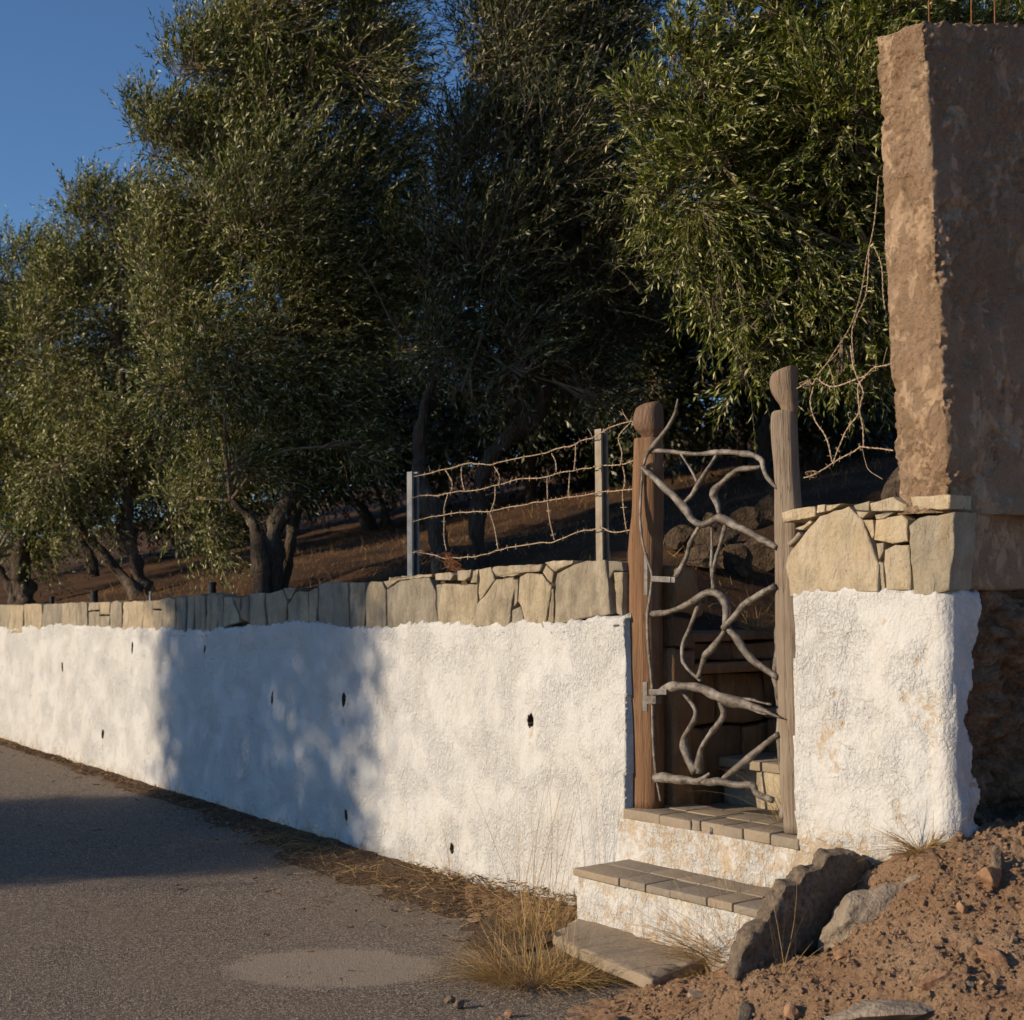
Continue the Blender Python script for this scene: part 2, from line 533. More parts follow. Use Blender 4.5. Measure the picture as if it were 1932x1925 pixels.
MAT['plaster'] = m_plaster()
MAT['stone'] = m_stone('coping_stone', (0.34, 0.295, 0.222), (0.45, 0.40, 0.31), (0.15, 0.132, 0.104))
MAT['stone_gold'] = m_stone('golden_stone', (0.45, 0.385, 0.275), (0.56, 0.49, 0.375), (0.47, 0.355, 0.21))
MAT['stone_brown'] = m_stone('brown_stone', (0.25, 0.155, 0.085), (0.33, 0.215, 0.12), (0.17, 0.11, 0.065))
MAT['mortar'] = m_simple('mortar', (0.07, 0.046, 0.028), (0.17, 0.115, 0.07), 25, bs=0.9, bd=0.03)
MAT['tile'] = m_tile()
MAT['wood_l'] = m_wood('red_brown_timber', (0.16, 0.085, 0.045), (0.26, 0.145, 0.078), (0.33, 0.22, 0.135))
MAT['wood_r'] = m_wood('grey_timber', (0.20, 0.155, 0.115), (0.31, 0.25, 0.19), (0.17, 0.12, 0.08))
MAT['knob_l'] = m_wood('finial_timber_brown', (0.13, 0.072, 0.042), (0.20, 0.115, 0.068), (0.24, 0.15, 0.095), 0.55, 0.35, (40, 40, 7), 0.0)
MAT['knob_r'] = m_wood('finial_timber_grey', (0.18, 0.125, 0.082), (0.28, 0.205, 0.14), (0.13, 0.08, 0.05), 0.6, 0.3, (40, 40, 7), 0.0)
MAT['branch'] = m_branch()
MAT['iron'] = m_simple('grey_iron', (0.13, 0.12, 0.11), (0.24, 0.225, 0.205), 30, 0.45, 0.3, 0.002, 0.5, 0.4)
MAT['galv'] = m_simple('galvanised_steel', (0.16, 0.165, 0.17), (0.27, 0.275, 0.28), 14, 0.5, 0.25, 0.002, 0.35, 0.4)
MAT['rust_steel'] = m_simple('painted_angle_steel', (0.22, 0.18, 0.135), (0.33, 0.28, 0.215), 16, 0.6, 0.3, 0.002, 0.1, 0.3)
MAT['wire'] = m_simple('rusty_wire', (0.28, 0.195, 0.125), (0.52, 0.40, 0.27), 60, 0.6, 0.3, 0.001, 0.15, 0.3)
MAT['rust'] = m_simple('rust', (0.15, 0.06, 0.025), (0.28, 0.12, 0.05), 50, 0.8, 0.3, 0.001)
MAT['road'] = m_road()
MAT['patch'] = m_patch()
MAT['dirt'] = m_dirt()
MAT['bank'] = m_simple('rubble_bank', (0.16, 0.092, 0.052), (0.42, 0.29, 0.19), 16, 0.95, 1.0, 0.06)
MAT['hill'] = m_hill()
MAT['concrete'] = m_concrete()
MAT['rock'] = m_simple('grey_rock', (0.19, 0.15, 0.115), (0.36, 0.30, 0.235), 16, 0.92, 0.9, 0.022)
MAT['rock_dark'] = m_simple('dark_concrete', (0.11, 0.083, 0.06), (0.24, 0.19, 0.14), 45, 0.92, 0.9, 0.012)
MAT['rock_brown'] = m_simple('brown_rubble', (0.05, 0.034, 0.021), (0.15, 0.105, 0.068), 18, 0.95, 1.0, 0.04)
MAT['rock_red'] = m_simple('red_rock', (0.25, 0.135, 0.075), (0.36, 0.22, 0.13), 20, 0.92, 0.7, 0.012)
MAT['bark'] = m_bark()
MAT['twig'] = m_simple('twig_bark', (0.12, 0.085, 0.055), (0.23, 0.175, 0.12), 20)
MAT['black'] = m_simple('black_plastic', (0.012, 0.012, 0.014), (0.025, 0.025, 0.027), 10, 0.5)
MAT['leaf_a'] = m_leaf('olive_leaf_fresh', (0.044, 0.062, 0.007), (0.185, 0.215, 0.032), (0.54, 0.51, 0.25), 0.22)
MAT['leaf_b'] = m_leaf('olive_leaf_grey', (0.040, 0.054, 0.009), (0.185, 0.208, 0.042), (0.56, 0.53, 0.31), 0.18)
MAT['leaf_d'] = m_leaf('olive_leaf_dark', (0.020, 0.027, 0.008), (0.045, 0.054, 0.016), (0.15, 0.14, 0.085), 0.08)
MAT['leaf_c'] = m_leaf('olive_leaf_shaded', (0.024, 0.031, 0.007), (0.082, 0.092, 0.022), (0.34, 0.32, 0.19), 0.10)  # darker copy of the olive leaf, the tree's shade mixed into its colours
MAT['straw'] = m_straw('dry_grass', (0.20, 0.115, 0.042), (0.56, 0.385, 0.165))
MAT['litter'] = m_straw('leaf_litter', (0.06, 0.035, 0.018), (0.34, 0.20, 0.095), 0.05)
MAT['white_far'] = m_simple('far_limewash', (0.72, 0.72, 0.72), (0.78, 0.78, 0.77), 4)

# ------------------------------------------------------------------ ground shapes
def along(X, Y): return (np.asarray(X) - WO[0]) * WD[0] + (np.asarray(Y) - WO[1]) * WD[1]
def outw(X, Y): return (np.asarray(X) - WO[0]) * WN[0] + (np.asarray(Y) - WO[1]) * WN[1]
def road_z(X, Y):
    s = along(X, Y)
    return 0.0253 * np.clip(s - 1.3, 0, 40) + 0.0 * s

def ytop_trace(pts):
    q = [wpt(x, y) for x, y in pts]; q.sort()
    return np.array([a for a, b in q]), np.array([b for a, b in q])

WT_S, WT_Z = ytop_trace([(1172, 1157), (1130, 1163), (1050, 1172), (980, 1170), (900, 1176), (830, 1171), (740, 1178), (650, 1180), (560, 1170), (520, 1176), (460, 1180), (390, 1187), (300, 1183), (240, 1184), (160, 1178), (110, 1175), (60, 1180), (20, 1184)])
ST_S, ST_Z = ytop_trace([(1172, 1058), (1100, 1058), (1060, 1062), (1030, 1068), (930, 1070), (860, 1080), (770, 1083), (720, 1088), (640, 1096), (600, 1100), (540, 1106), (470, 1113), (400, 1120), (300, 1131), (200, 1134), (100, 1138), (20, 1141)])
S_CORNER = wpt(1789, 1330)[0]
S_PIER = wpt(1504, 1330)[0]
S_JAMB = wpt(1183, 1330)[0]
PIER_TOP = wpt(1640, 1108)[1]
PIER_STONE = wpt(1700, 948)[1]
SILL = 0.615
def wall_top(s): return np.where(np.asarray(s) > -0.4, np.interp(s, WT_S, WT_Z), PIER_TOP + 0.01 * np.sin(np.asarray(s) * 9))
def stone_top(s): return np.where(np.asarray(s) > -0.4, np.interp(s, ST_S, ST_Z), PIER_STONE)

def hill_z(X, Y):
    X = np.asarray(X, float); Y = np.asarray(Y, float)
    s = along(X, Y); q = -outw(X, Y)
    pl = 0.75 + 0.20 * X + 0.110 * Y + 0.08 * fbm(X * .35, Y * .35, 0, 3, 5) + 0.02 * fbm(X * 3, Y * 3, 0, 2, 9)
    far = np.clip((Y - 40) / 60, 0, 1)
    pl = pl * (1 - far) + np.minimum(pl, 6.0) * far
    lim = stone_top(s) - 0.07 + np.clip(q - 0.3, 0, None) * 0.30 + 0.015 * noise(X * 6, Y * 6)
    d = np.maximum(np.maximum(s - 0.34, -1.20 - s), q - 2.2)
    lim = np.where(s > S_CORNER - 0.2, np.minimum(lim, 1.44 + 0.60 * np.clip(d, 0, None) + 0.03 * noise(X * 5, Y * 5, 0, 3)), lim)
    return np.minimum(pl, lim)

# red-earth heap in the right foreground, from surveyed spots
MP = []
for x, y, Y in [(1395, 1840, 5.5), (1560, 1790, 5.72), (1795, 1600, 5.62), (1900, 1600, 5.6), (1900, 1900, 4.8), (1600, 1880, 5.15), (1300, 1900, 5.55), (1700, 1720, 5.42), (1800, 1790, 5.15), (1480, 1860, 5.35), (1640, 1660, 5.85), (1350, 1790, 6.5), (1250, 1860, 6.0), (1930, 1700, 5.3)]:
    p = ypt(x, y, Y); MP.append(p)
MP += [np.array(p) for p in [(0.15, 5.6, -0.02), (0.0, 6.2, -0.02), (0.1, 6.9, 0.0), (0.55, 6.5, 0.0), (0.45, 6.05, 0.0), (0.8, 6.2, 0.03), (0.6, 5.0, -0.03), (0.9, 4.3, 0.0), (1.6, 3.8, 0.15), (2.6, 4.2, 0.5), (2.8, 5.5, 0.9), (2.6, 7.0, 1.0), (3.5, 8.0, 1.2), (4.5, 5.0, 1.2), (3.6, 3.4, 0.6), (2.1, 6.2, 0.72)]]
MP = np.array(MP)
def _tps(r): return np.where(r > 1e-9, r * r * np.log(r + 1e-12), 0.0)
_n = len(MP)
_A = np.zeros((_n + 3, _n + 3))
_A[:_n, :_n] = _tps(np.hypot(MP[:, None, 0] - MP[None, :, 0], MP[:, None, 1] - MP[None, :, 1])) + np.eye(_n) * 0.002
_A[:_n, _n] = 1; _A[:_n, _n + 1] = MP[:, 0]; _A[:_n, _n + 2] = MP[:, 1]; _A[_n:, :_n] = _A[:_n, _n:].T
_w = np.linalg.solve(_A, np.concatenate([MP[:, 2], [0, 0, 0]]))
def mound_z(X, Y):
    X = np.asarray(X, float); Y = np.asarray(Y, float)
    z = _w[_n] + _w[_n + 1] * X + _w[_n + 2] * Y
    for i in range(_n):
        z = z + _w[i] * _tps(np.hypot(X - MP[i, 0], Y - MP[i, 1]))
    return np.clip(z, -0.25, 1.6)
def gnd(X, Y):
    return float(max(road_z(X, Y), mound_z(X, Y)))

def grid_mesh(name, xs, ys, fz, keep=None):
    X, Y = np.meshgrid(xs, ys, indexing='ij')
    Z = fz(X, Y)
    V = np.stack([X, Y, Z], -1).reshape(-1, 3)
    nx, ny = len(xs), len(ys)
    I = np.arange(nx * ny).reshape(nx, ny)
    F = np.stack([I[:-1, :-1], I[1:, :-1], I[1:, 1:], I[:-1, 1:]], -1).reshape(-1, 4)
    if keep is not None:
        cx = (X[:-1, :-1] + X[1:, 1:]) / 2; cy = (Y[:-1, :-1] + Y[1:, 1:]) / 2
        F = F[keep(cx, cy).ravel()]
    return mesh_np(name, V, F)

# open ground on the far side of the road, reaching the horizon
xs = np.concatenate([np.linspace(-600, -60, 12), np.linspace(-50, 50, 41), np.linspace(60, 600, 12)])
o = link('ground', grid_mesh('ground', xs, xs.copy(), lambda X, Y: np.minimum(road_z(X, Y), 1.0) - 0.06 - 0.0 * X), MAT['dirt'])
tag(o, kind='structure')
# the road: a strip along the wall
ss = np.concatenate([np.linspace(-40, -3, 12), np.linspace(-2, 16, 90), np.linspace(18, 60, 15)])
oo = np.concatenate([[-0.12], np.linspace(0.05, 7.2, 40)])
S_, O_ = np.meshgrid(ss, oo, indexing='ij')
XY = WO[None, None, :] + S_[..., None] * WD + O_[..., None] * WN
Zr = road_z(XY[..., 0], XY[..., 1]) + 0.008 * noise(XY[..., 0] * .8, XY[..., 1] * .8) - 0.02 * (O_ > 7.1)
I = np.arange(S_.size).reshape(S_.shape)
F = np.stack([I[:-1, :-1], I[:-1, 1:], I[1:, 1:], I[1:, :-1]], -1).reshape(-1, 4)
road = link('road', mesh_np('road', np.concatenate([XY, Zr[..., None]], -1).reshape(-1, 3), F), MAT['road'])
tag(road, kind='structure')
# the heap of earth
xs = np.concatenate([np.arange(-0.3, 2.35, 0.0095), np.linspace(2.4, 7, 40)])
ys = np.concatenate([np.linspace(2.5, 4.3, 30), np.arange(4.35, 7.3, 0.0105), np.linspace(7.4, 12, 30)])
def dirt_f(X, Y):
    z = mound_z(X, Y)
    hgt = np.clip((z - road_z(X, Y)) * 9, 0, 1)
    cl = fbm(X * 16, Y * 16, 0, 4, 3)
    cl2 = np.abs(fbm(X * 42, Y * 42, 0, 2, 8))
    z = z + hgt * (0.022 * fbm(X * 4, Y * 4, 0, 3, 21) + 0.015 * cl + 0.013 * (0.6 - cl2)) + (1 - hgt) * 0.008 * cl
    z = np.where(outw(X, Y) < -0.02, np.minimum(z, np.where(along(X, Y) > S_CORNER + 0.02, -0.1, z)), z)
    return z
o = link('dirt_mound', grid_mesh('dirt_mound', xs, ys, dirt_f, lambda X, Y: ~((outw(X, Y) < -0.06) & (along(X, Y) > S_CORNER + 0.06))), MAT['dirt'])
tag(o, kind='structure')

# hillside behind the wall
def hill_grid():
    s = np.concatenate([np.linspace(-60, -8, 20), np.linspace(-7, 20, 200), np.linspace(21, 140, 40)])
    q = np.concatenate([[0.12], np.linspace(0.16, 14, 170), np.linspace(15, 160, 50)])
    S, Q = np.meshgrid(s, q, indexing='ij')
    P = WO + S[..., None] * WD - Q[..., None] * WN
    Z = hill_z(P[..., 0], P[..., 1])
    # stair passage cut into the slope behind the gate, and the cutting right of the pier
    I = np.arange(S.size).reshape(S.shape)
    F = np.stack([I[:-1, :-1], I[1:, :-1], I[1:, 1:], I[:-1, 1:]], -1)
    sc = (S[:-1, :-1] + S[1:, 1:]) / 2; qc = (Q[:-1, :-1] + Q[1:, 1:]) / 2
    keep = ~((sc < 0.14) & (sc > -0.98) & (qc < 2.1)) & ~((sc < S_CORNER + 0.12) & (qc < 5.5))
    F = F.reshape(-1, 4)[keep.ravel()]
    return mesh_np('hillside', np.concatenate([P, Z[..., None]], -1).reshape(-1, 3), F)
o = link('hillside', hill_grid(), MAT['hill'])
tag(o, kind='structure')

# ------------------------------------------------------------------ the whitewashed wall
wall = empty('boundary_wall', W(3, 0, 0), 'long whitewashed retaining wall with a stone coping beside the road', 'wall')
HOLES = [(517, 1317, .016, .042), (654, 1320, .024, .044), (1007, 1360, .027, .038), (655, 1538, .016, .040), (855, 1602, .018, .030), (253, 1222, .02, .05), (390, 1225, .014, .03), (122, 1258, .02, .04), (196, 1385, .02, .04)]
HOLES = [(*wpt(x, y), a, b) for x, y, a, b in HOLES]
def build_wall():
    # columns: return face round the pier end, then the face, finer near the gate
    us = [-0.30 + 0.006 * i for i in range(50)]
    a = S_CORNER; cols = [(a, -(-u), u) for u in us]      # (s, o=u<0)
    cs = []
    s = S_CORNER
    while s < 15:
        cs.append(s)
        st_ = 0.0095 if s < 2.6 else (0.0095 + 0.006 * (s - 2.6))
        if any(abs(s - h[0]) < 0.05 for h in HOLES): st_ = 0.005
        s += st_
    Ncol = len(us) + len(cs)
    Ccol_s = np.array([a] * len(us) + cs)
    Ccol_o = np.array([u for u in us] + [0.0] * len(cs))
    nv = 190
    v = np.linspace(0, 1, nv)
    top = wall_top(Ccol_s)
    # the opening keeps the neighbours' heights
    Z = -0.35 + v[None, :] * (top[:, None] + 0.35)
    S = np.repeat(Ccol_s[:, None], nv, 1); O = np.repeat(Ccol_o[:, None], nv, 1)
    lean = 0.045 * (0.95 - Z) * np.exp(-((S + 0.42) / 0.75) ** 2)
    S = S - lean
    # arc parameter for the relief noise
    A = np.where(np.arange(Ncol)[:, None] < len(us), S_CORNER + O, S)
    rel = (0.013 * noise(A * 1.7, Z * 1.9, 3, 1) + 0.0075 * noise(A * 5.5, Z * 4.5, 1, 2) + 0.0040 * noise(A * 15, Z * 9, 0, 3)
           + 0.0042 * np.clip(noise(A * 34, Z * 20, 0, 4), -.2, 1) * np.clip(0.5 + noise(A * 3.2, Z * 3.2, 0, 6), 0, 1))
    # lumps and chips on the pier
    pier = np.clip((-0.75 - A) / 0.2, 0, 1)
    chip = fbm(A * 7, Z * 5, 0, 4, 31)
    rel = rel + pier * (-0.008 * np.clip((chip - 0.55) * 6, 0, 1) + 0.005 * fbm(A * 13, Z * 11, 0, 4, 12))
    low = pier * np.clip((0.78 - Z) / 0.25, 0, 1)
    rel = rel - low * (0.02 + 0.03 * fbm(A * 6, Z * 6, 0, 3, 44))
    # rounded top edge, tucked under the coping
    tt = np.clip((v[None, :] - 0.985) / 0.015, 0, 1)
    rel = rel * (1 - 0.8 * np.clip((v[None, :] - 0.90) / 0.06, 0, 1)) + 0.018 - 0.030 * tt ** 3
    Z = Z + np.where(v[None, :] > 0.97, 0.012 * noise(A * 14, Z * 0, 0, 7) + 0.01 * noise(A * 40, Z * 0, 0, 8), 0)
    # round the pier corner
    nrm_s = np.where(np.arange(Ncol)[:, None] < len(us), -1.0, 0.0); nrm_o = 1.0 + nrm_s
    k = np.exp(-((A - S_CORNER) / 0.025) ** 2)
    PS = S + nrm_s * rel + k * 0.012 * (1 + nrm_s * 0)
    PO = O + nrm_o * rel - k * 0.010
    P = WO + PS[..., None] * WD + PO[..., None] * WN
    V = np.concatenate([P, Z[..., None]], -1)
    # wear: below the sill, at the foot, at the pier's chips
    AC = A; wear = 0.10 + 0 * Z
    foot = Z - road_z(P[..., 0], P[..., 1])
    wear = np.maximum(wear, 0.75 * np.exp(-np.clip(foot, 0, 9) / 0.10))
    for hs, hz, ra, rb in HOLES:
        wear = np.maximum(wear, 0.62 * np.exp(-((A - hs) / (ra * 1.3)) ** 2) * np.clip(1 - (hz - Z) / 0.30, 0, 1) * (Z < hz))
    ug = (A < S_JAMB + 0.05) & (A > S_PIER - 0.25)
    wear = np.where(ug & (Z < SILL), np.maximum(wear, 0.44 + 0.2 * np.exp(-(SILL - Z) / .1)), wear)
    wear = np.where((A < S_PIER), np.maximum(wear, np.maximum(0.80 * np.clip((0.80 - Z) / 0.3, 0, 1), 0.42 * np.clip((chip - 0.50) * 5, 0, 1))), wear)
    cellZ = (Z[:-1, :-1] + Z[1:, 1:]) / 2; cellS = (S[:-1, :-1] + S[1:, 1:]) / 2; cellO = (O[:-1, :-1] + O[1:, 1:]) / 2
    cellv = (v[:-1] + v[1:])[None, :] / 2
    keep = np.ones(cellZ.shape, bool)
    keep &= ~((cellS < S_JAMB) & (cellS > S_PIER) & (cellZ > SILL - 0.05))
    for hs, hz, ra, rb in HOLES:
        keep &= ((cellS - hs) / (ra * 1.1)) ** 2 + ((cellZ - hz) / rb) ** 2 > 1 + 0.25 * noise(cellS * 90, cellZ * 90)
    edge = 0.165 + 0.055 * fbm(cellZ * 5, cellZ * 0 + 2, 0, 4, 15) + 0.02 * np.clip((cellZ - 1.55) * 4, -1, 1)
    keep &= cellO > -edge
    n0, n1 = Z.shape
    I = np.arange(n0 * n1).reshape(n0, n1)
    F = np.stack([I[:-1, :-1], I[:-1, 1:], I[1:, 1:], I[1:, :-1]], -1)[keep]
    Vf = V.reshape(-1, 3); wf = wear.reshape(-1)
    # reveals: pull the rim of every opening into the wall
    kp = np.pad(keep, 1)
    idx = {}
    extraV = []; extraF = []; exw = []; hole_f = []
    dep = np.where(np.ones(keep.shape, bool), 0.30, 0)
    def inner(i, j, d):
        key = (i, j)
        if key not in idx:
            b = V[i, j]
            if O[i, j] < -0.01:
                q = np.array([*(WD * 0.06), 0])
            else:
                q = np.array([*(-WN * d), 0])
            rr = 0.006 * (random.random() - .5)
            extraV.append(b + q + np.array([*(WD * rr), rr])); exw.append(0.9)
            idx[key] = n0 * n1 + len(extraV) - 1
        return idx[key]
    for i, j in zip(*np.nonzero(keep)):
        d = 0.34 if (S_PIER - .1 < S[i, j] < S_JAMB + .1) else 0.12
        for di, dj, e in ((-1, 0, ((i, j), (i, j + 1))), (1, 0, ((i + 1, j + 1), (i + 1, j))), (0, 1, ((i, j + 1), (i + 1, j + 1)))):
            if not kp[i + 1 + di, j + 1 + dj]:
                (a0, b0), (a1, b1) = e
                extraF.append((I[a0, b0], inner(a0, b0, d), inner(a1, b1, d), I[a1, b1])); hole_f.append(int(d < .2 and S[i, j] > S_JAMB))
        if not kp[i + 1, j] and j > 3:
            extraF.append((I[i + 1, j], inner(i + 1, j, d), inner(i, j, d), I[i, j])); hole_f.append(int(d < .2 and S[i, j] > S_JAMB))
    Vall = np.vstack([Vf, np.array(extraV)]); Fall = np.vstack([F, np.array(extraF)])
    wall_w = np.concatenate([wf, np.array(exw) * 0 + 0.35])
    me = mesh_np('plaster_face', Vall, Fall)
    me.materials.append(MAT['plaster']); me.materials.append(MAT['mortar'])
    mi = np.zeros(len(Fall), np.int32); mi[len(F):] = np.array(hole_f, np.int32); me.polygons.foreach_set('material_index', mi)
    at = me.attributes.new('wear', 'FLOAT', 'POINT')
    at.data.foreach_set('value', wall_w.astype(np.float32))
    return me
link('plaster_face', build_wall(), None, wall)

# mortar core that the coping stones are bedded in
def core(s0, s1, topf, botf, o_front, depth, name, parent, mat, step=0.06):
    n = max(2, int((s1 - s0) / step)); s = np.linspace(s0, s1, n)
    V = []; F = []
    for i, a in enumerate(s):
        j = 0.006 * math.sin(a * 37)
        zt, zb = float(topf(a)), float(botf(a))
        V += [W(a, o_front + j, zb), W(a, o_front + j, zt), W(a, o_front - depth, zt), W(a, o_front - depth, zb)]
    for i in range(n - 1):
        for k in range(4):
            l = (k + 1) % 4
            F.append((4 * i + k, 4 * i + l, 4 * i + 4 + l, 4 * i + 4 + k))
    F.append((0, 3, 2, 1)); F.append(tuple(4 * (n - 1) + k for k in range(4)))
    mb = MB(); mb.add(V, F)
    return link(name, mb.mesh(name, False), mat, parent)
core(S_JAMB + 0.01, 15, lambda s: stone_top(s) - 0.035, lambda s: wall_top(s) - 0.06, -0.055, 0.28, 'mortar_core', wall, MAT['mortar'])
core(S_CORNER + 0.03, S_PIER - 0.02, lambda s: PIER_STONE - 0.045, lambda s: PIER_TOP - 0.10, -0.075, 0.28, 'mortar_core', wall, MAT['mortar'])

def stone(poly, cr, parent=wall, mat=None, proud=0.018, depth=0.10, o0=0.0, name='stone', seed=None):
    """an irregular coping stone from its surveyed outline on the wall plane"""
    seed = random.randint(0, 9999) if seed is None else seed
    rg = random.Random(seed)
    P = [np.array(wpt(*(cr(*p) if cr else p), o0)) for p in poly]
    Q = []
    n = len(P)
    for i in range(n):
        a, b = P[i], P[(i + 1) % n]
        L = np.linalg.norm(b - a); k = max(1, int(L / 0.035))
        for j in range(k):
            t = j / k
            p = a * (1 - t) + b * t
            if j: p = p + np.array([rg.uniform(-1, 1), rg.uniform(-1, 1)]) * 0.0035
            Q.append(p)
    Q = np.array(Q)
    if parent is wall:
        Q[:, 1] -= 0.034 * np.clip((wall_top(Q[:, 0]) + 0.075 - Q[:, 1]) / 0.05, 0, 1)
    c = Q.mean(0)
    area = 0.5 * np.sum(Q[:, 0] * np.roll(Q[:, 1], -1) - np.roll(Q[:, 0], -1) * Q[:, 1])
    if area < 0: Q = Q[::-1]
    size = np.sqrt(abs(area))
    of = o0 + proud * rg.uniform(0.7, 1.25)
    tilt = np.array([rg.uniform(-1, 1), rg.uniform(-1, 1)]) * 0.04
    def ringf(sh, o, tw=1.0):
        d = Q - c; L = np.linalg.norm(d, axis=1)[:, None] + 1e-9
        p = Q - d / L * np.minimum(sh, L * 0.4)
        hh = o + (p - c) @ tilt * tw
        return [W(a, h, b) for (a, b), h in zip(p, hh)]
    m = len(Q); V = []
    bev = min(0.0042, size * 0.06)
    V += ringf(0.002, o0 - depth, 0)
    V += ringf(0.0, of - bev * 1.3)
    V += ringf(bev * 0.7, of - bev * 0.3)
    V += ringf(bev * 2.2, of)
    V += ringf(size * 0.27, of + rg.uniform(-0.002, 0.003))
    V.append(W(c[0], of + rg.uniform(-0.003, 0.003), c[1]))
    V = np.array(V)
    V[2 * m:, :2] += (WN[None, :] * (0.006 * fbm(V[2 * m:, 0] * 22, V[2 * m:, 1] * 30, V[2 * m:, 2] * 30, 2, seed))[:, None])
    F = []
    for k in range(4):
        for j in range(m):
            l = (j + 1) % m
            F.append((k * m + j, k * m + l, (k + 1) * m + l, (k + 1) * m + j))
    for j in range(m): F.append((4 * m + j, 4 * m + (j + 1) % m, 5 * m))
    me = mesh_np(name, V, [f[::-1] for f in F])
    for p in me.polygons:
        if p.index < m: p.use_smooth = False
    return link(name, me, mat or MAT['stone'], parent)

LEFT_STONES = [
    (cG, [[(345, 1272), (392, 1267), (362, 1470), (352, 1500)], [(402, 1267), (648, 1272), (638, 1440), (625, 1538), (362, 1527), (367, 1440)],
          [(665, 1162), (740, 1143), (772, 1238), (662, 1385)], [(785, 1232), (902, 1218), (908, 1290), (888, 1440), (880, 1538), (642, 1532), (642, 1422), (700, 1355)],
          [(912, 1235), (938, 1232), (932, 1400), (907, 1430)], [(948, 1215), (1000, 1187), (1115, 1197), (1188, 1282), (1150, 1510), (1142, 1540), (1022, 1535), (938, 1390)],
          [(900, 1445), (953, 1428), (1012, 1535), (888, 1541)], [(1203, 1300), (1215, 1190), (1345, 1125), (1440, 1097), (1578, 1092), (1597, 1230), (1622, 1440), (1203, 1508)],
          [(762, 1162), (772, 1142), (1112, 1122), (1100, 1172), (792, 1212)], [(1140, 1112), (1200, 1097), (1338, 1097), (1328, 1122), (1212, 1178), (1155, 1125)],
          [(1638, 1182), (1700, 1177), (1690, 1450), (1652, 1438)], [(340, 1192), (448, 1182), (468, 1202), (448, 1240), (342, 1238)],
          [(500, 1172), (598, 1162), (588, 1213), (550, 1243), (502, 1240)], [(612, 1172), (648, 1157), (638, 1258), (592, 1258)],
          [(0, 1218), (328, 1194), (320, 1213), (100, 1238), (0, 1252)], [(1120, 1180), (1145, 1130), (1195, 1180), (1185, 1260), (1160, 1240)],
          [(810, 1212), (900, 1190), (960, 1188), (905, 1212)], [(1598, 1100), (1690, 1108), (1700, 1170), (1640, 1172), (1606, 1225)], [(1172, 1300), (1195, 1300), (1192, 1500), (1158, 1508)]]),
    (cH, [[(1292, 1252), (1400, 1187), (1608, 1152), (1655, 1270), (1660, 1488), (1292, 1518)], [(1115, 1280), (1150, 1192), (1238, 1192), (1272, 1262), (1268, 1508), (1107, 1533)],
          [(990, 1200), (1100, 1197), (1108, 1370), (1102, 1528), (992, 1528)], [(742, 1220), (800, 1197), (978, 1197), (978, 1330), (980, 1528), (742, 1528)],
          [(667, 1272), (733, 1234), (733, 1330), (710, 1523), (662, 1518)], [(502, 1372), (572, 1272), (658, 1272), (658, 1523), (502, 1508)],
          [(462, 1244), (558, 1242), (518, 1328), (492, 1333)], [(332, 1292), (458, 1254), (488, 1352), (478, 1488), (352, 1518), (332, 1400)],
          [(202, 1292), (318, 1282), (313, 1400), (328, 1508), (207, 1498)], [(132, 1314), (195, 1304), (195, 1488), (127, 1468)], [(67, 1324), (128, 1314), (118, 1436)],
          [(0, 1312), (53, 1314), (108, 1450), (117, 1488), (0, 1518)], [(1248, 1190), (1400, 1168), (1340, 1205), (1285, 1245)]]),
]
for cr, polys in LEFT_STONES:
    for p in polys:
        small = abs(p[0][0] - p[len(p) // 2][0]) < 60
        stone(p, cr, proud=0.004 if small else 0.009)
# the receding stretch to the left: upright slabs of uneven width
bx = [1520, 1470, 1395, 1312, 1262, 1190, 1102, 1036, 962, 828, 742, 676, 596, 524, 424, 292, 164, 66]
S0 = [wpt(*cI(b, 960))[0] for b in bx]
s = S0[-1]
rr = random.Random(3)
while s < 14.6:
    s += rr.uniform(0.22, 0.5); S0.append(s)
for a, b in zip(S0[:-1], S0[1:]):
    a += 0.007; b -= 0.007
    def T(t): return float(stone_top(a + (b - a) * t))
    def Bt(t): return float(wall_top(a + (b - a) * t)) - 0.03
    ja, jb = rr.uniform(-.02, .02), rr.uniform(-.02, .02)
    split = rr.random()
    def poly_sz(pts):
        # points given as along, height -> picture units are not needed here
        return pts
    def add_sz(pts, proud):
        global wpt
        keepf = wpt
        wpt = lambda x, y, o=0.0: (x, y)
        stone(pts, None, proud=proud)
        wpt = keepf
    if split < 0.25:
        h = rr.uniform(.45, .7)
        zm0 = Bt(0) + (T(0) - Bt(0)) * h; zm1 = Bt(1) + (T(1) - Bt(1)) * (h + rr.uniform(-.1, .1))
        add_sz([(a, Bt(0)), (b, Bt(1)), (b + jb * .3, zm1 - .006), (a + ja * .3, zm0 - .006)], 0.009)
        add_sz([(a + ja * .3, zm0 + .006), (b + jb * .3, zm1 + .006), (b + jb, T(1) - .01), (a + ja, T(0) - .01)], 0.008)
    else:
        add_sz([(a, Bt(0)), (b, Bt(1)), (b + jb * .6, (Bt(1) + T(1)) / 2), (b + jb, T(1) - rr.uniform(0, .02)), ((a + b) / 2, T(.5) + rr.uniform(-.008, .008)), (a + ja, T(0) - rr.uniform(0, .02)), (a + ja * .6, (Bt(0) + T(0)) / 2)], rr.uniform(.005, .012))

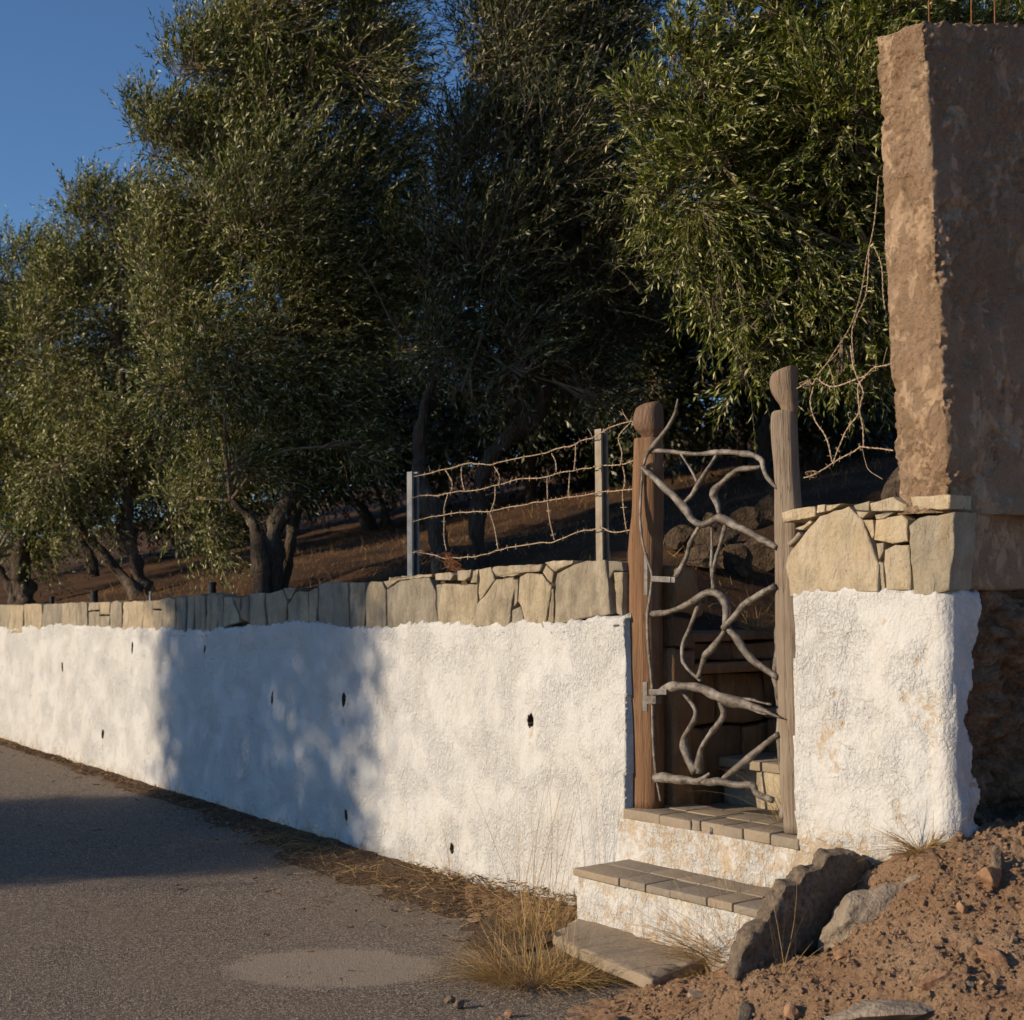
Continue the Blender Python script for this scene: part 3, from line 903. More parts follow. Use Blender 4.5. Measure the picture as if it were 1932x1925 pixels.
RIGHT_STONES = [[(130, 450), (160, 370), (292, 212), (430, 167), (498, 230), (556, 380), (582, 440), (578, 528), (270, 535), (160, 553), (150, 500)],
    [(560, 232), (680, 207), (708, 230), (710, 330), (640, 343), (557, 325)], [(602, 372), (650, 348), (718, 348), (726, 525), (612, 520), (599, 440)],
    [(718, 257), (760, 222), (930, 192), (925, 400), (905, 520), (800, 548), (742, 543), (724, 380)],
    [(115, 197), (165, 180), (273, 167), (278, 213), (122, 243)], [(285, 162), (320, 157), (321, 193), (286, 198)], [(330, 162), (400, 153), (345, 188), (329, 188)],
    [(455, 162), (528, 142), (528, 188), (466, 184)], [(533, 152), (640, 122), (708, 160), (700, 188), (537, 188)], [(180, 272), (252, 233), (260, 242), (212, 278)],
    [(148, 342), (200, 287), (208, 300), (152, 358)], [(500, 232), (545, 230), (553, 300), (545, 318)], [(565, 342), (598, 337), (596, 380), (575, 418)],
    [(577, 427), (596, 432), (604, 520), (586, 523)], [(720, 122), (908, 112), (908, 178), (737, 188)], [(470, 190), (530, 194), (500, 222), (480, 215)], [(560, 208), (640, 196), (600, 225), (565, 228)]]
for i, p in enumerate(RIGHT_STONES):
    stone(p, cF, mat=MAT['stone_gold'], proud=0.016 if i == 0 else 0.010, depth=0.14)
# side of the end stone that turns the corner
zc0, zc1 = PIER_TOP - 0.005, PIER_STONE - 0.02
me = bevel_obj((lambda mb: (mb.add(*box_geo(W(S_CORNER - 0.012, 0.0 - 0.115, zc0), np.array([*(WD * 0.30), 0]), np.array([*(-WN * 0.75), 0]), (0, 0, zc1 - zc0))), mb.mesh('end_block'))[1])(MB()), 0.012)
rough_mesh(me, 0.010, 9, 4, 2)
link('end_block', me, MAT['concrete'], wall)
# pipe rim round the largest weep hole
hs, hz, ra, rb = HOLES[2]
a = np.linspace(0, 2 * math.pi, 25)
ringp = [W(hs + math.cos(t) * ra * 1.22, 0.012, hz + math.sin(t) * rb * 1.12) for t in a]
mb = MB(); mb.add(*tube_geo(np.array(ringp), np.full(25, 0.0035), 6, False)); link('pipe_rim', mb.mesh('pipe_rim'), MAT['plaster'], wall)

# ------------------------------------------------------------------ sill of the gate and the outer step
def tiles(parent, bounds, o_front, o_back, z, th, rows, seed, gap=0.004, mat=MAT['tile']):
    rg = random.Random(seed)
    for a, b in zip(bounds[:-1], bounds[1:]):
        oo_ = o_front
        for r in range(len(rows)):
            of, ob = (o_front if r == 0 else rows[r - 1]), rows[r]
            lo, hi = min(a, b) + gap / 2, max(a, b) - gap / 2
            dz = rg.uniform(-0.003, 0.003); fo = rg.uniform(-0.006, 0.006) if r == 0 else 0
            mb = MB(); mb.add(*box_geo(W(lo, of + fo - (0 if r == 0 else gap), z - th + dz), np.array([*(WD * (hi - lo)), 0]), np.array([*(WN * (ob - of - fo)), 0]), (0, 0, th + rg.uniform(-.002, .002))))
            me = bevel_obj(mb.mesh('tile', False), 0.008 if r == 0 else 0.003, 2)
            rough_mesh(me, 0.0018, 25, rg.randint(0, 99), 1)
            link('tile', me, mat, parent)
sill = empty('gate_sill', W(-0.45, 0, SILL - 0.05), 'row of grey stone tiles forming the sill under the branch gate', 'sill')
b6 = [wpt(*c6(x, y), 0.02)[0] for x, y in [(332, 1275), (582, 1335), (792, 1385), (850, 1395), (1010, 1420), (1140, 1430), (1320, 1440), (1508, 1450)]]
tiles(sill, b6, 0.022, -0.35, SILL, 0.05, [-0.155, -0.34], 3)
STEP_Z = 0.375
STEP_O = 0.36
bk = [(np.array(zpt(*cK(x, y), STEP_Z)[:2]) - WO) @ WD for x, y in [(885, 155), (1170, 215), (1297, 255), (1462, 285), (1675, 335), (1862, 362), (2080, 400), (2330, 440)]]
step = empty('outer_step', W(-0.2, 0.18, 0.0), 'low white step topped with grey stone tiles below the gate', 'step')
tiles(step, bk, STEP_O + 0.02, 0.02, STEP_Z, 0.038, [0.19, 0.012], 8)
# plastered body of the step
n1, n2 = 120, 34
s_ = np.linspace(bk[0] - 0.012, bk[-1], n1)
def step_body():
    path = [(bk[0] - 0.015, o_) for o_ in np.linspace(0.0, STEP_O, 24)] + [(a, STEP_O) for a in np.linspace(bk[0] - 0.015, bk[-1], 140)]
    zz = np.linspace(-0.15, STEP_Z - 0.036, n2)
    V = []; wr = []
    for k, (a, o_) in enumerate(path):
        for z in zz:
            r = 0.012 * float(noise(a * 6 + o_ * 6, z * 6, 2, 5)) + 0.006 * float(noise(a * 22 + o_ * 22, z * 18, 2, 6))
            if k < 24: V.append(W(a + r, o_, z))
            else: V.append(W(a, o_ + r - 0.012, z))
            wr.append(0.36 + 0.45 * math.exp(-(z - 0.05) / 0.08 if z > .05 else 0))
    m = len(path); I = np.arange(m * n2).reshape(m, n2)
    F = np.stack([I[:-1, :-1], I[1:, :-1], I[1:, 1:], I[:-1, 1:]], -1).reshape(-1, 4)
    me = mesh_np('riser', V, F)
    at = me.attributes.new('wear', 'FLOAT', 'POINT'); at.data.foreach_set('value', np.array(wr, np.float32))
    return me
link('riser', step_body(), MAT['plaster'], step)

# ------------------------------------------------------------------ passage behind the gate
pas = empty('inner_steps', W(-0.4, -0.7, SILL), 'shaded stone steps and side walls climbing behind the branch gate', 'steps')
def block(s0, s1, o0, o1, z0, z1, mat, name='stone', parent=pas, bev=0.012, am=0.010, seed=0):
    mb = MB(); mb.add(*box_geo(W(s0, o0, z0), np.array([*(WD * (s1 - s0)), 0]), np.array([*(WN * (o1 - o0)), 0]), (0, 0, z1 - z0)))
    me = bevel_obj(mb.mesh(name, False), bev, 2)
    rough_mesh(me, am, 12, seed or random.randint(0, 999), 1)
    return link(name, me, mat, parent)
rr = random.Random(5)
# floor behind the sill
block(-1.0, 0.1, -0.36, -0.60, SILL - 0.12, SILL - 0.02, MAT['tile'], 'tread', am=0.004)
zs = [SILL - 0.02, 0.83, 1.06, 1.29, 1.52]
ofr = [-0.60, -0.95, -1.30, -1.65]
for k in range(4):
    edges = [-0.98, -0.74 + rr.uniform(-.05, .05), -0.45 + rr.uniform(-.06, .06), -0.20 + rr.uniform(-.04, .04), 0.10]
    for a, b in zip(edges[:-1], edges[1:]):
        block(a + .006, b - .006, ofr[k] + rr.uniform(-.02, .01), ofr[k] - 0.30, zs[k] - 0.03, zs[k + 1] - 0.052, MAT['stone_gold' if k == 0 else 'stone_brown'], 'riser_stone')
    tb = [-0.98, -0.5 + rr.uniform(-.1, .1), 0.10]
    for a, b in zip(tb[:-1], tb[1:]):
        block(a + .004, b - .004, ofr[k] + 0.02, ofr[k] - 0.37, zs[k + 1] - 0.05, zs[k + 1], MAT['tile'], 'tread', am=0.004, bev=0.008)
# left side wall of the passage: courses of big brown stones with projecting slabs
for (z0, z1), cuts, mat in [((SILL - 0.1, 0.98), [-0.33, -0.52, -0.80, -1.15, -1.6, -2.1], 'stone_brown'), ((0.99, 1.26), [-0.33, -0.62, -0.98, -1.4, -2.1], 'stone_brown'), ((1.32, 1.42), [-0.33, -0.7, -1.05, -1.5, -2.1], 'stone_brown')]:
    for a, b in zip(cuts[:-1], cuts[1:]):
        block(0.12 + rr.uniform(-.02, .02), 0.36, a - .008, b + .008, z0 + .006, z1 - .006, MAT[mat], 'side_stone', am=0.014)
for (z0, z1), cuts, pr in [((1.26, 1.315), [-0.36, -0.95, -1.55, -2.1], 0.06), ((1.425, 1.475), [-0.36, -0.85, -1.45, -2.1], 0.04)]:
    for a, b in zip(cuts[:-1], cuts[1:]):
        block(0.12 - pr + rr.uniform(-.01, .01), 0.40, a - .004, b + .004, z0, z1, MAT['stone_brown'], 'ledge_slab', am=0.005)
# end of the coping seen behind the left gate post
block(0.02, 0.30, -0.20, -0.37, 1.57, 1.80, MAT['stone_brown'], 'end_stone', am=0.03)
block(0.04, 0.30, -0.20, -0.36, 1.40, 1.55, MAT['stone_brown'], 'end_stone', am=0.025)
block(0.05, 0.30, -0.20, -0.36, 0.60, 1.38, MAT['stone_brown'], 'end_stone', am=0.025)
# back fill of the passage
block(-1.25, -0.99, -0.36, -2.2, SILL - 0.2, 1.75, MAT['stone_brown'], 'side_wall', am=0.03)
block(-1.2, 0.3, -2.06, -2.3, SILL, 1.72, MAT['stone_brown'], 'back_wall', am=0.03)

# ------------------------------------------------------------------ gate posts
def lathe_post(name, label, trace, o, mat, knob, kmat, flat, seed):
    """trace: rows (left x, right x, y) on sheet A; knob: the same for the carved head"""
    base = W(wpt(*cA(*trace[-1][::2]), o)[0], o, SILL)
    root = empty(name, base, label, 'gate post', 'carved posts of the branch gate')
    def body(rows, nm, m, top_cut, sides=28):
        P = []; R = []
        for xl, xr, y in rows:
            s0, z = wpt(*cA(xl, y), o); s1, _ = wpt(*cA(xr, y), o)
            P.append(((s0 + s1) / 2 + (0.10 * abs(s0 - s1) if seed == 9 else 0.0), z)); R.append(abs(s0 - s1) / 2 * 0.67)
        PR = resample(np.column_stack([np.array(P), np.array(R)]), 90 if len(rows) > 6 else 60)
        V = []; F = []
        n = len(PR)
        for k, (s, z, r) in enumerate(PR):
            for j in range(sides):
                a = 2 * math.pi * j / sides
                q = r * (1 + flat * (abs(math.cos(2 * a + 0.6)) - 0.5) * 0.16)
                x_, y_ = math.cos(a) * q, math.sin(a) * q
                g = 0.0035 * float(noise(x_ * 60 + seed, y_ * 60, z * 2.2, seed)) + 0.004 * float(noise(x_ * 14 + seed, y_ * 14, z * 5, seed + 3))
                cz = z
                if top_cut is not None and k > n - 10:
                    pass
                V.append(W(s + math.cos(a) * (q + g), o + math.sin(a) * (q + g), cz))
        for k in range(n - 1):
            for j in range(sides):
                l = (j + 1) % sides
                F.append((k * sides + j, k * sides + l, (k + 1) * sides + l, (k + 1) * sides + j))
        V.append(W(PR[0][0], o, PR[0][1])); V.append(W(PR[-1][0], o, PR[-1][1]))
        for j in range(sides):
            l = (j + 1) % sides
            F.append((n * sides, l, j)); F.append((n * sides + 1, (n - 1) * sides + j, (n - 1) * sides + l))
        V = np.array(V)
        if top_cut is not None:
            # slanted cut of the head, falling towards the left
            ss_ = (V[:, :2] - WO) @ WD
            lim = top_cut[0] - np.clip((ss_ - top_cut[1]) * top_cut[2], -0.005, 0.2)
            V[:, 2] = np.where(V[:, 2] > lim, lim + (V[:, 2] - lim) * 0.06, V[:, 2])
        mb = MB(); mb.add(V, [f[::-1] for f in F])
        link(nm, mb.mesh(nm), m, root)
    body(trace[::-1], 'shaft', mat, None)
    kz = wpt(*cA(knob[0][0], knob[0][2]), o)[1]
    sm = wpt(*cA((knob[0][0] + knob[0][1]) / 2, knob[0][2]), o)[0]
    body(knob[::-1], 'carved_head', kmat, (kz - 0.006, sm - 0.02, 0.30))
    return root
lathe_post('gate_post', 'red brown timber gate post with rounded head, hung with the gate hinges',
           [(356, 528, 543), (354, 530, 575), (352, 531, 700), (351, 532, 850), (346, 532, 960), (331, 530, 1080), (324, 528, 1200), (325, 526, 1350), (325, 526, 1500), (326, 526, 1700), (328, 528, 1925), (338, 532, 2120), (345, 536, 2320), (352, 540, 2680)],
           -0.115, MAT['wood_l'], [(425, 500, 322), (388, 520, 338), (362, 528, 375), (348, 531, 420), (348, 532, 455), (362, 528, 490), (392, 512, 520), (404, 500, 540), (404, 500, 560)], MAT['knob_l'], 0.8, 3)
lathe_post('gate_post', 'taller grey timber gate post with carved head beside the stone pier',
           [(1186, 1345, 378), (1174, 1349, 395), (1170, 1351, 450), (1175, 1356, 560), (1184, 1361, 700), (1188, 1368, 820), (1190, 1375, 930), (1191, 1378, 1050), (1191, 1380, 1200), (1192, 1382, 1400), (1196, 1386, 1700), (1202, 1392, 1925), (1212, 1402, 2200), (1225, 1415, 2500), (1240, 1430, 2830)],
           -0.10, MAT['wood_r'], [(1250, 1322, 102), (1205, 1335, 125), (1174, 1341, 170), (1164, 1344, 215), (1172, 1345, 265), (1194, 1345, 310), (1216, 1341, 345), (1226, 1336, 385)], MAT['knob_r'], 0.7, 9)

# ------------------------------------------------------------------ the branch gate
gate = empty('branch_gate', W(-0.4, -0.06, SILL + 0.02), 'rustic gate of crooked dark branches between the two carved posts', 'gate')
GO = -0.045
def limb(name, rows, cr, dz=0.0, k=0.86, o=GO, mat=None, taper_end=False, sides=12):
    P = []
    for i, row in enumerate(rows):
        x, y, w = row
        X_, Y_ = cr(x, y)
        s, z = wpt(X_, Y_, o)
        s2, _ = wpt(X_ + 1, Y_, o)
        # picture units to metres at this depth (frontal)
        p = W(s, o, z); u = p[1] / FPX
        kk = {cA: 0.3212, cB: 0.2409, c6: 0.281}[cr]
        P.append((*p, 0.5 * w * kk * u * k))
    P = np.array(P)
    P[:, :2] += WN[None, :] * (dz + 0.010 * np.sin(np.arange(len(P)) * 1.3 + len(rows)))[:, None]
    n = max(12, int(np.sum(np.linalg.norm(np.diff(P[:, :3], axis=0), axis=1)) / 0.018))
    Q = resample(P, n)
    mb = MB(); mb.add(*tube_geo(Q[:, :3], np.maximum(Q[:, 3], 0.003), sides, True, 0.26, len(rows) * 7 + int(rows[0][0]), 17))
    return link(name, mb.mesh(name), mat or MAT['branch'], gate)
limb('top_bar', [(432, 615, 26), (480, 606, 34), (540, 606, 36), (620, 615, 34), (740, 622, 34), (870, 612, 36), (960, 615, 38), (1050, 628, 42), (1095, 660, 40), (1110, 700, 34), (1140, 750, 32), (1170, 790, 30), (1200, 828, 28)], cA)
limb('horn_branch', [(635, 302, 5), (620, 345, 18), (600, 392, 28), (560, 470, 34), (510, 550, 32), (470, 600, 28), (440, 642, 22), (418, 690, 20)], cA, 0.016)
limb('hinge_stile', [(418, 690, 20), (411, 760, 20), (411, 850, 20), (415, 1000, 20), (430, 1150, 20), (455, 1270, 20), (468, 1340, 22), (466, 1450, 22), (460, 1560, 23), (457, 1700, 23), (460, 1850, 23), (470, 2000, 24), (483, 2200, 23), (498, 2400, 22), (513, 2560, 18), (520, 2660, 14)], cA, 0.018)
limb('diagonal_bar', [(414, 700, 36), (480, 760, 46), (560, 840, 54), (620, 900, 56), (680, 960, 52), (720, 1010, 50), (760, 1038, 52), (800, 1026, 52), (850, 1002, 54), (910, 1012, 56), (980, 1050, 56), (1060, 1095, 56), (1130, 1135, 54), (1202, 1174, 52)], cA, 0.012)
limb('fork_branch', [(632, 622, 16), (680, 710, 18), (720, 785, 22)], cA, 0.0)
limb('fork_branch', [(838, 628, 26), (810, 690, 28), (760, 765, 32), (722, 810, 34), (690, 860, 36), (650, 910, 38)], cA, 0.0)
limb('hooked_branch', [(1100, 700, 26), (1040, 705, 32), (960, 712, 36), (920, 740, 38), (870, 795, 42), (825, 850, 48), (830, 900, 40), (848, 985, 36)], cA, -0.006)
limb('elbow_branch', [(742, 1040, 24), (725, 1085, 30), (690, 1150, 36), (660, 1230, 40), (625, 1290, 42), (598, 1345, 46)], cA, 0.0)
limb('twin_branch', [(800, 1040, 18), (802, 1150, 20), (810, 1270, 24), (816, 1345, 28)], cA, -0.004)
limb('twin_branch', [(880, 1040, 28), (860, 1150, 30), (840, 1240, 30), (820, 1330, 32), (815, 1430, 38)], cA, -0.004)
limb('arched_branch', [(442, 1562, 36), (520, 1560, 42), (600, 1540, 44), (680, 1510, 46), (740, 1475, 50), (800, 1437, 52), (850, 1442, 54), (900, 1490, 58), (920, 1550, 56), (912, 1615, 52), (925, 1660, 52), (960, 1705, 52), (1010, 1770, 52), (1070, 1830, 50), (1130, 1880, 48), (1205, 1935, 46)], cA, 0.014)
limb('cross_branch', [(1202, 1396, 40), (1120, 1450, 44), (1040, 1503, 46), (980, 1572, 46), (902, 1645, 44)], cA, 0.030)
limb('thin_branch', [(745, 1485, 28), (705, 1570, 30), (660, 1660, 30), (633, 1725, 30), (634, 1820, 28), (665, 1880, 28), (705, 1925, 32), (735, 1958, 36)], cA, -0.010)
limb('bent_branch', [(900, 1630, 38), (860, 1710, 42), (800, 1780, 46), (760, 1815, 42), (738, 1880, 38), (722, 1940, 34)], cA, -0.006)
limb('hinge_log', [(150, 1085, 62), (215, 1050, 82), (300, 1042, 74), (400, 1052, 76), (480, 1077, 82), (560, 1110, 84), (640, 1140, 92), (720, 1165, 95), (800, 1190, 80), (880, 1212, 60), (950, 1232, 46), (1020, 1262, 28), (1085, 1292, 10)], cB, 0.028, sides=16)
limb('log_splinter', [(760, 1140, 30), (840, 1150, 26), (900, 1165, 20), (1005, 1185, 30)], cB, 0.02)
limb('log_splinter', [(850, 1220, 22), (930, 1255, 20), (1000, 1262, 10)], cB, 0.035)
limb('curled_branch', [(262, 1085, 26), (310, 1150, 36), (372, 1220, 46), (385, 1290, 52), (340, 1370, 56), (285, 1440, 62), (275, 1510, 68), (310, 1590, 72), (350, 1650, 84), (388, 1712, 90)], cB, 0.0)
limb('curled_branch', [(568, 1130, 36), (592, 1200, 52), (596, 1270, 60), (550, 1350, 56), (490, 1440, 50), (435, 1540, 54), (415, 1620, 70), (395, 1715, 84)], cB, 0.006)
limb('bottom_log', [(104, 1757, 82), (200, 1757, 80), (300, 1775, 76), (400, 1786, 66), (480, 1790, 70), (560, 1785, 80), (640, 1790, 72), (730, 1812, 58), (830, 1815, 58), (868, 1832, 62), (890, 1866, 52), (940, 1900, 52), (1015, 1935, 52)], cB, 0.028, sides=16)
limb('log_stub', [(440, 1785, 50), (485, 1750, 40), (516, 1722, 18)], cB, 0.03)
limb('brace_branch', [(606, 1770, 52), (700, 1700, 66), (800, 1622, 72), (880, 1540, 68), (950, 1480, 58), (1035, 1418, 44)], cB, 0.012)
limb('latch_stile', [(1012, 540, 30), (992, 640, 60), (994, 740, 64), (990, 850, 62), (990, 960, 58), (1000, 1050, 52), (995, 1150, 56), (1010, 1280, 52), (1015, 1400, 52), (1025, 1500, 48), (1030, 1650, 50), (1035, 1800, 52), (1046, 1925, 58), (1052, 2020, 64), (1056, 2085, 66)], cB, -0.018, sides=14)
# iron hinge straps, plates and rivets
def plate(name, cr, x0, y0, x1, y1, th, o, mat=MAT['iron'], skew=0.0):
    a = wpt(*cr(x0, y0), o); b = wpt(*cr(x1, y0 + skew), o); c = wpt(*cr(x0, y1), o)
    ax = np.array(W(b[0], o, b[1])) - np.array(W(a[0], o, a[1])); az = np.array(W(c[0], o, c[1])) - np.array(W(a[0], o, a[1]))
    mb = MB(); mb.add(*box_geo(W(a[0], o, a[1]), ax, np.array([*(WN * th), 0]), az))
    return link(name, bevel_obj(mb.mesh(name, False), min(0.003, th * .3), 2), mat, gate)
def rivets(par, cr, pts, o):
    for x, y in pts:
        s, z = wpt(*cr(x, y), o)
        mb = MB(); mb.add(*tube_geo(np.array([W(s, o - .002, z), W(s, o + .002, z), W(s, o + .004, z)]), np.array([.0045, .0042, .0015]), 8))
        link('rivet', mb.mesh('rivet'), MAT['iron'], par)
st1 = plate('hinge_strap', cA, 462, 1338, 575, 1372, 0.008, GO + 0.03, skew=6)
rivets(st1, cA, [(492, 1356), (520, 1358), (550, 1360)], GO + 0.040)
plate('strap_arm', cA, 560, 1342, 612, 1376, 0.020, GO + 0.012, skew=4)
plate('hinge_plate', cA, 420, 1210, 440, 1452, 0.008, GO + 0.005)
st2 = plate('hinge_strap', cB, 25, 1068, 160, 1112, 0.010, GO + 0.062)
rivets(st2, cB, [(55, 1092), (80, 1090), (105, 1090), (132, 1088)], GO + 0.074)
hb = plate('hinge_block', cB, 38, 1116, 118, 1180, 0.045, GO + 0.012, MAT['branch'])
plate('hinge_plate', c6, 470, 455, 500, 652, 0.008, GO + 0.010)

# ------------------------------------------------------------------ barbed wire
def helix(P, rad, pitch, ph):
    P = np.asarray(P, float); n = len(P)
    L = np.concatenate([[0], np.cumsum(np.linalg.norm(np.diff(P, axis=0), axis=1))])
    T = np.gradient(P, axis=0); T /= np.linalg.norm(T, axis=1)[:, None] + 1e-12
    up = np.array([*WN, 0.0])
    U = np.cross(T, up); U /= np.linalg.norm(U, axis=1)[:, None] + 1e-12
    B = np.cross(T, U)
    a = L / pitch * 2 * math.pi + ph
    return P + rad * (np.cos(a)[:, None] * U + np.sin(a)[:, None] * B)
def strand(parent, pts, cr, o, barbs=True, sag=0.003, rad=0.0023, name='wire_strand', o1=None, single=False):
    P = []
    for i, (x, y) in enumerate(pts):
        oi = o if o1 is None else o + (o1 - o) * i / (len(pts) - 1)
        s, z = wpt(*cr(x, y), oi); P.append(W(s, oi + random.uniform(-.006, .006), z))
    P = np.array(P)
    L = np.sum(np.linalg.norm(np.diff(P, axis=0), axis=1))
    n = max(8, int(L / 0.008))
    Q = resample(P, n)
    Q[:, 2] += sag * noise(np.arange(n) * .12, np.arange(n) * 0.0, 0, random.randint(0, 99))
    mb = MB()
    if single: mb.add(*tube_geo(Q, np.full(n, rad), 5, False))
    else:
        for ph in (0, math.pi): mb.add(*tube_geo(helix(Q, 0.0019, 0.05, ph), np.full(n, rad), 4, False))
    if barbs:
        step_ = max(4, int(0.072 / (L / n)))
        for i in range(random.randint(2, step_), n - 2, step_):
            t = Q[i + 1] - Q[i - 1]; t /= np.linalg.norm(t)
            for _ in range(2):
                d = np.array([random.gauss(0, 1) for _ in range(3)]); d -= t * (d @ t) * 0.8; d /= np.linalg.norm(d)
                mb.add(*tube_geo(np.array([Q[i] - d * 0.017, Q[i], Q[i] + d * 0.017]), np.array([.0010, .0020, .0010]), 4, False))
            k = Q[i] + np.array([t * e for e in (-.006, 0, .006)])
            mb.add(*tube_geo(k, np.array([.0038, .0045, .0038]), 6, False))
    o_ = link(name, mb.mesh(name), MAT['wire'], parent)
    return o_
FO = -0.13
fence = empty('barbed_wire_fence', W(1.2, FO, 1.75), 'rusty barbed wire fence on two metal posts above the stone coping left of the gate', 'fence')
rows = [[[(180, 485), (300, 465), (370, 440), (450, 425), (520, 400), (580, 390), (640, 395), (730, 400), (800, 382), (900, 362), (1000, 340), (1100, 325), (1200, 290), (1280, 275), (1350, 255), (1400, 225), (1480, 205)], [(1480, 205), (1545, 165), (1600, 135), (1700, 100), (1785, 82)]],
        [[(165, 645), (260, 620), (350, 625), (430, 605), (560, 590), (680, 575), (780, 548), (870, 525), (960, 505), (1060, 500), (1150, 490), (1230, 460), (1350, 440), (1480, 420)], [(1480, 415), (1540, 405), (1620, 405), (1700, 400), (1785, 368)]],
        [[(165, 818), (300, 780), (400, 765), (530, 748), (640, 740), (740, 738), (820, 722), (920, 700), (1030, 680), (1140, 662), (1240, 645), (1350, 632), (1480, 612)], [(1480, 610), (1545, 600), (1640, 590), (1785, 578)]],
        [[(165, 1035), (240, 1040), (330, 1060), (400, 1080), (500, 1075), (600, 1070), (700, 1050), (800, 1020), (900, 1000), (1060, 972), (1190, 960), (1300, 920), (1400, 880), (1480, 878)], [(1480, 870), (1550, 860), (1600, 885), (1700, 885), (1785, 872)]]]
for r in rows:
    strand(fence, r[0], cG, FO); strand(fence, r[1], cG, FO)
for tt in [[(405, 440), (450, 510), (455, 590)], [(520, 410), (520, 500), (550, 590)], [(760, 415), (805, 480), (800, 545)], [(430, 620), (405, 720), (400, 770)], [(400, 780), (395, 920), (415, 1030)], [(770, 560), (765, 660), (740, 735)], [(735, 745), (760, 850), (790, 1015)], [(1180, 310), (1205, 380), (1220, 460)], [(1355, 260), (1355, 350), (1340, 435)], [(1150, 490), (1148, 570), (1150, 650)], [(1150, 660), (1170, 800), (1195, 950)], [(1305, 460), (1300, 560), (1300, 640)], [(1745, 100), (1665, 200), (1690, 320), (1680, 400)], [(1695, 420), (1710, 500), (1700, 580)], [(1700, 590), (1695, 700), (1715, 870)]]:
    strand(fence, tt, cG, FO + 0.004, name='wire_tie', sag=0.006)
for spr in [[(1740, 90), (1710, 40), (1685, 0)], [(1735, 95), (1700, 45), (1672, 18)], [(1480, 210), (1460, 175), (1440, 142)], [(300, 465), (290, 430), (282, 412)]]:
    strand(fence, spr, cG, FO, False, name='loose_end', single=True, rad=0.0012)
def fpost(name, x0, x1, y0, y1, mat, label, o=FO - 0.03):
    s0, z0 = wpt(*cG((x0[0] + x1[0]) / 2, y0), o); s1, z1 = wpt(*cG((x0[1] + x1[1]) / 2, y1), o)
    wdt = abs(wpt(*cG(x0[0], y0), o)[0] - wpt(*cG(x1[0], y0), o)[0]) * 0.60
    zb = z1 - 0.25
    sb = s1 + (s1 - s0) * 0.25 / max(.1, (z0 - z1))
    lean = (s0 - sb)
    ax = np.array([*(WD * wdt), 0]); ay = np.array([*(-WN * wdt), 0])
    # a C-profile, open to the right
    mb = MB(); th = 0.25
    prof = [(0, 0), (1, 0), (1, 1), (0, 1), (0, 1 - th), (1 - th, 1 - th), (1 - th, th), (0, th)]
    V = []
    for (s, z) in ((sb, zb), (s0, z0)):
        for a, b in prof: V.append(np.array(W(s - wdt / 2, o, z)) + ax * a + ay * b)
    n = len(prof); F = [(i, (i + 1) % n, n + (i + 1) % n, n + i) for i in range(n)] + [tuple(range(n))[::-1], tuple(range(n, 2 * n))]
    mb.add(V, F)
    me = mb.mesh(name, False)
    bm = bmesh.new(); bm.from_mesh(me); bmesh.ops.recalc_face_normals(bm, faces=bm.faces[:]); bm.to_mesh(me); bm.free()
    o_ = link(name, me, mat, fence); o_['label'] = label
fpost('post', (117, 119), (177, 180), 452, 1200, MAT['galv'], 'blue grey steel fence post at the left end')
fpost('post', (1475, 1488), (1552, 1562), 142, 1090, MAT['rust_steel'], 'beige steel fence post near the gate')

tang = empty('barbed_wire_tangle', W(-1.0, -0.10, 2.2), 'loose loops of barbed wire strung between right gate post and concrete pillar', 'barbed wire')
TO = -0.10
for p in [[(-10, 312), (60, 275), (110, 290), (140, 240), (180, 275), (250, 300), (340, 285), (430, 255), (520, 215), (585, 165), (650, 150), (712, 118)],
          [(110, 300), (95, 440), (130, 560), (190, 660), (230, 750), (255, 880), (275, 905)], [(400, -20), (430, 130), (460, 230), (500, 340), (490, 410), (465, 500), (420, 580), (370, 660), (330, 760), (270, 890)],
          [(585, 165), (500, 240), (462, 300), (465, 400), (480, 500), (500, 620), (505, 775)], [(40, 1010), (120, 990), (180, 950), (265, 900), (350, 855), (430, 815), (500, 770), (600, 780), (735, 802)]]:
    strand(tang, p, cE, TO, sag=0.006)
for p in [[(150, 215), (230, 120), (300, 50), (330, 0)], [(505, 790), (515, 880), (560, 960), (660, 1025)], [(697, -10), (680, 60), (655, 140)], [(280, 290), (240, 160), (225, 120)]]:
    strand(tang, p, cE, TO, False, single=True, rad=0.0013, name='loose_wire')
for p in [[(365, 640), (345, 800), (320, 940), (300, 1050), (265, 1170), (200, 1280), (140, 1360)], [(340, 880), (370, 960), (380, 1060), (388, 1120)], [(330, 900), (320, 1060), (280, 1150), (265, 1210), (275, 1340)]]:
    strand(tang, p, c4, TO, False, rad=0.0016, name='loose_wire')
# coils round the posts
for cr, cx_, cy_, par, o_ in [(cE, 40, 290, tang, TO), (cE, 90, 990, tang, TO), (cG, 220, 1040, fence, FO)]:
    s, z = wpt(*cr(cx_, cy_), o_)
    a = np.linspace(0, 5 * math.pi, 60)
    P = np.array([W(s + 0.02 * math.cos(t) * (1 + .2 * math.sin(3 * t)) - .012 * t / 8, o_ + 0.01 * math.sin(2.3 * t), z + 0.015 * math.sin(t)) for t in a])
    mb = MB(); mb.add(*tube_geo(P, np.full(60, 0.0016), 4, False)); link('wire_coil', mb.mesh('wire_coil'), MAT['wire'], par)
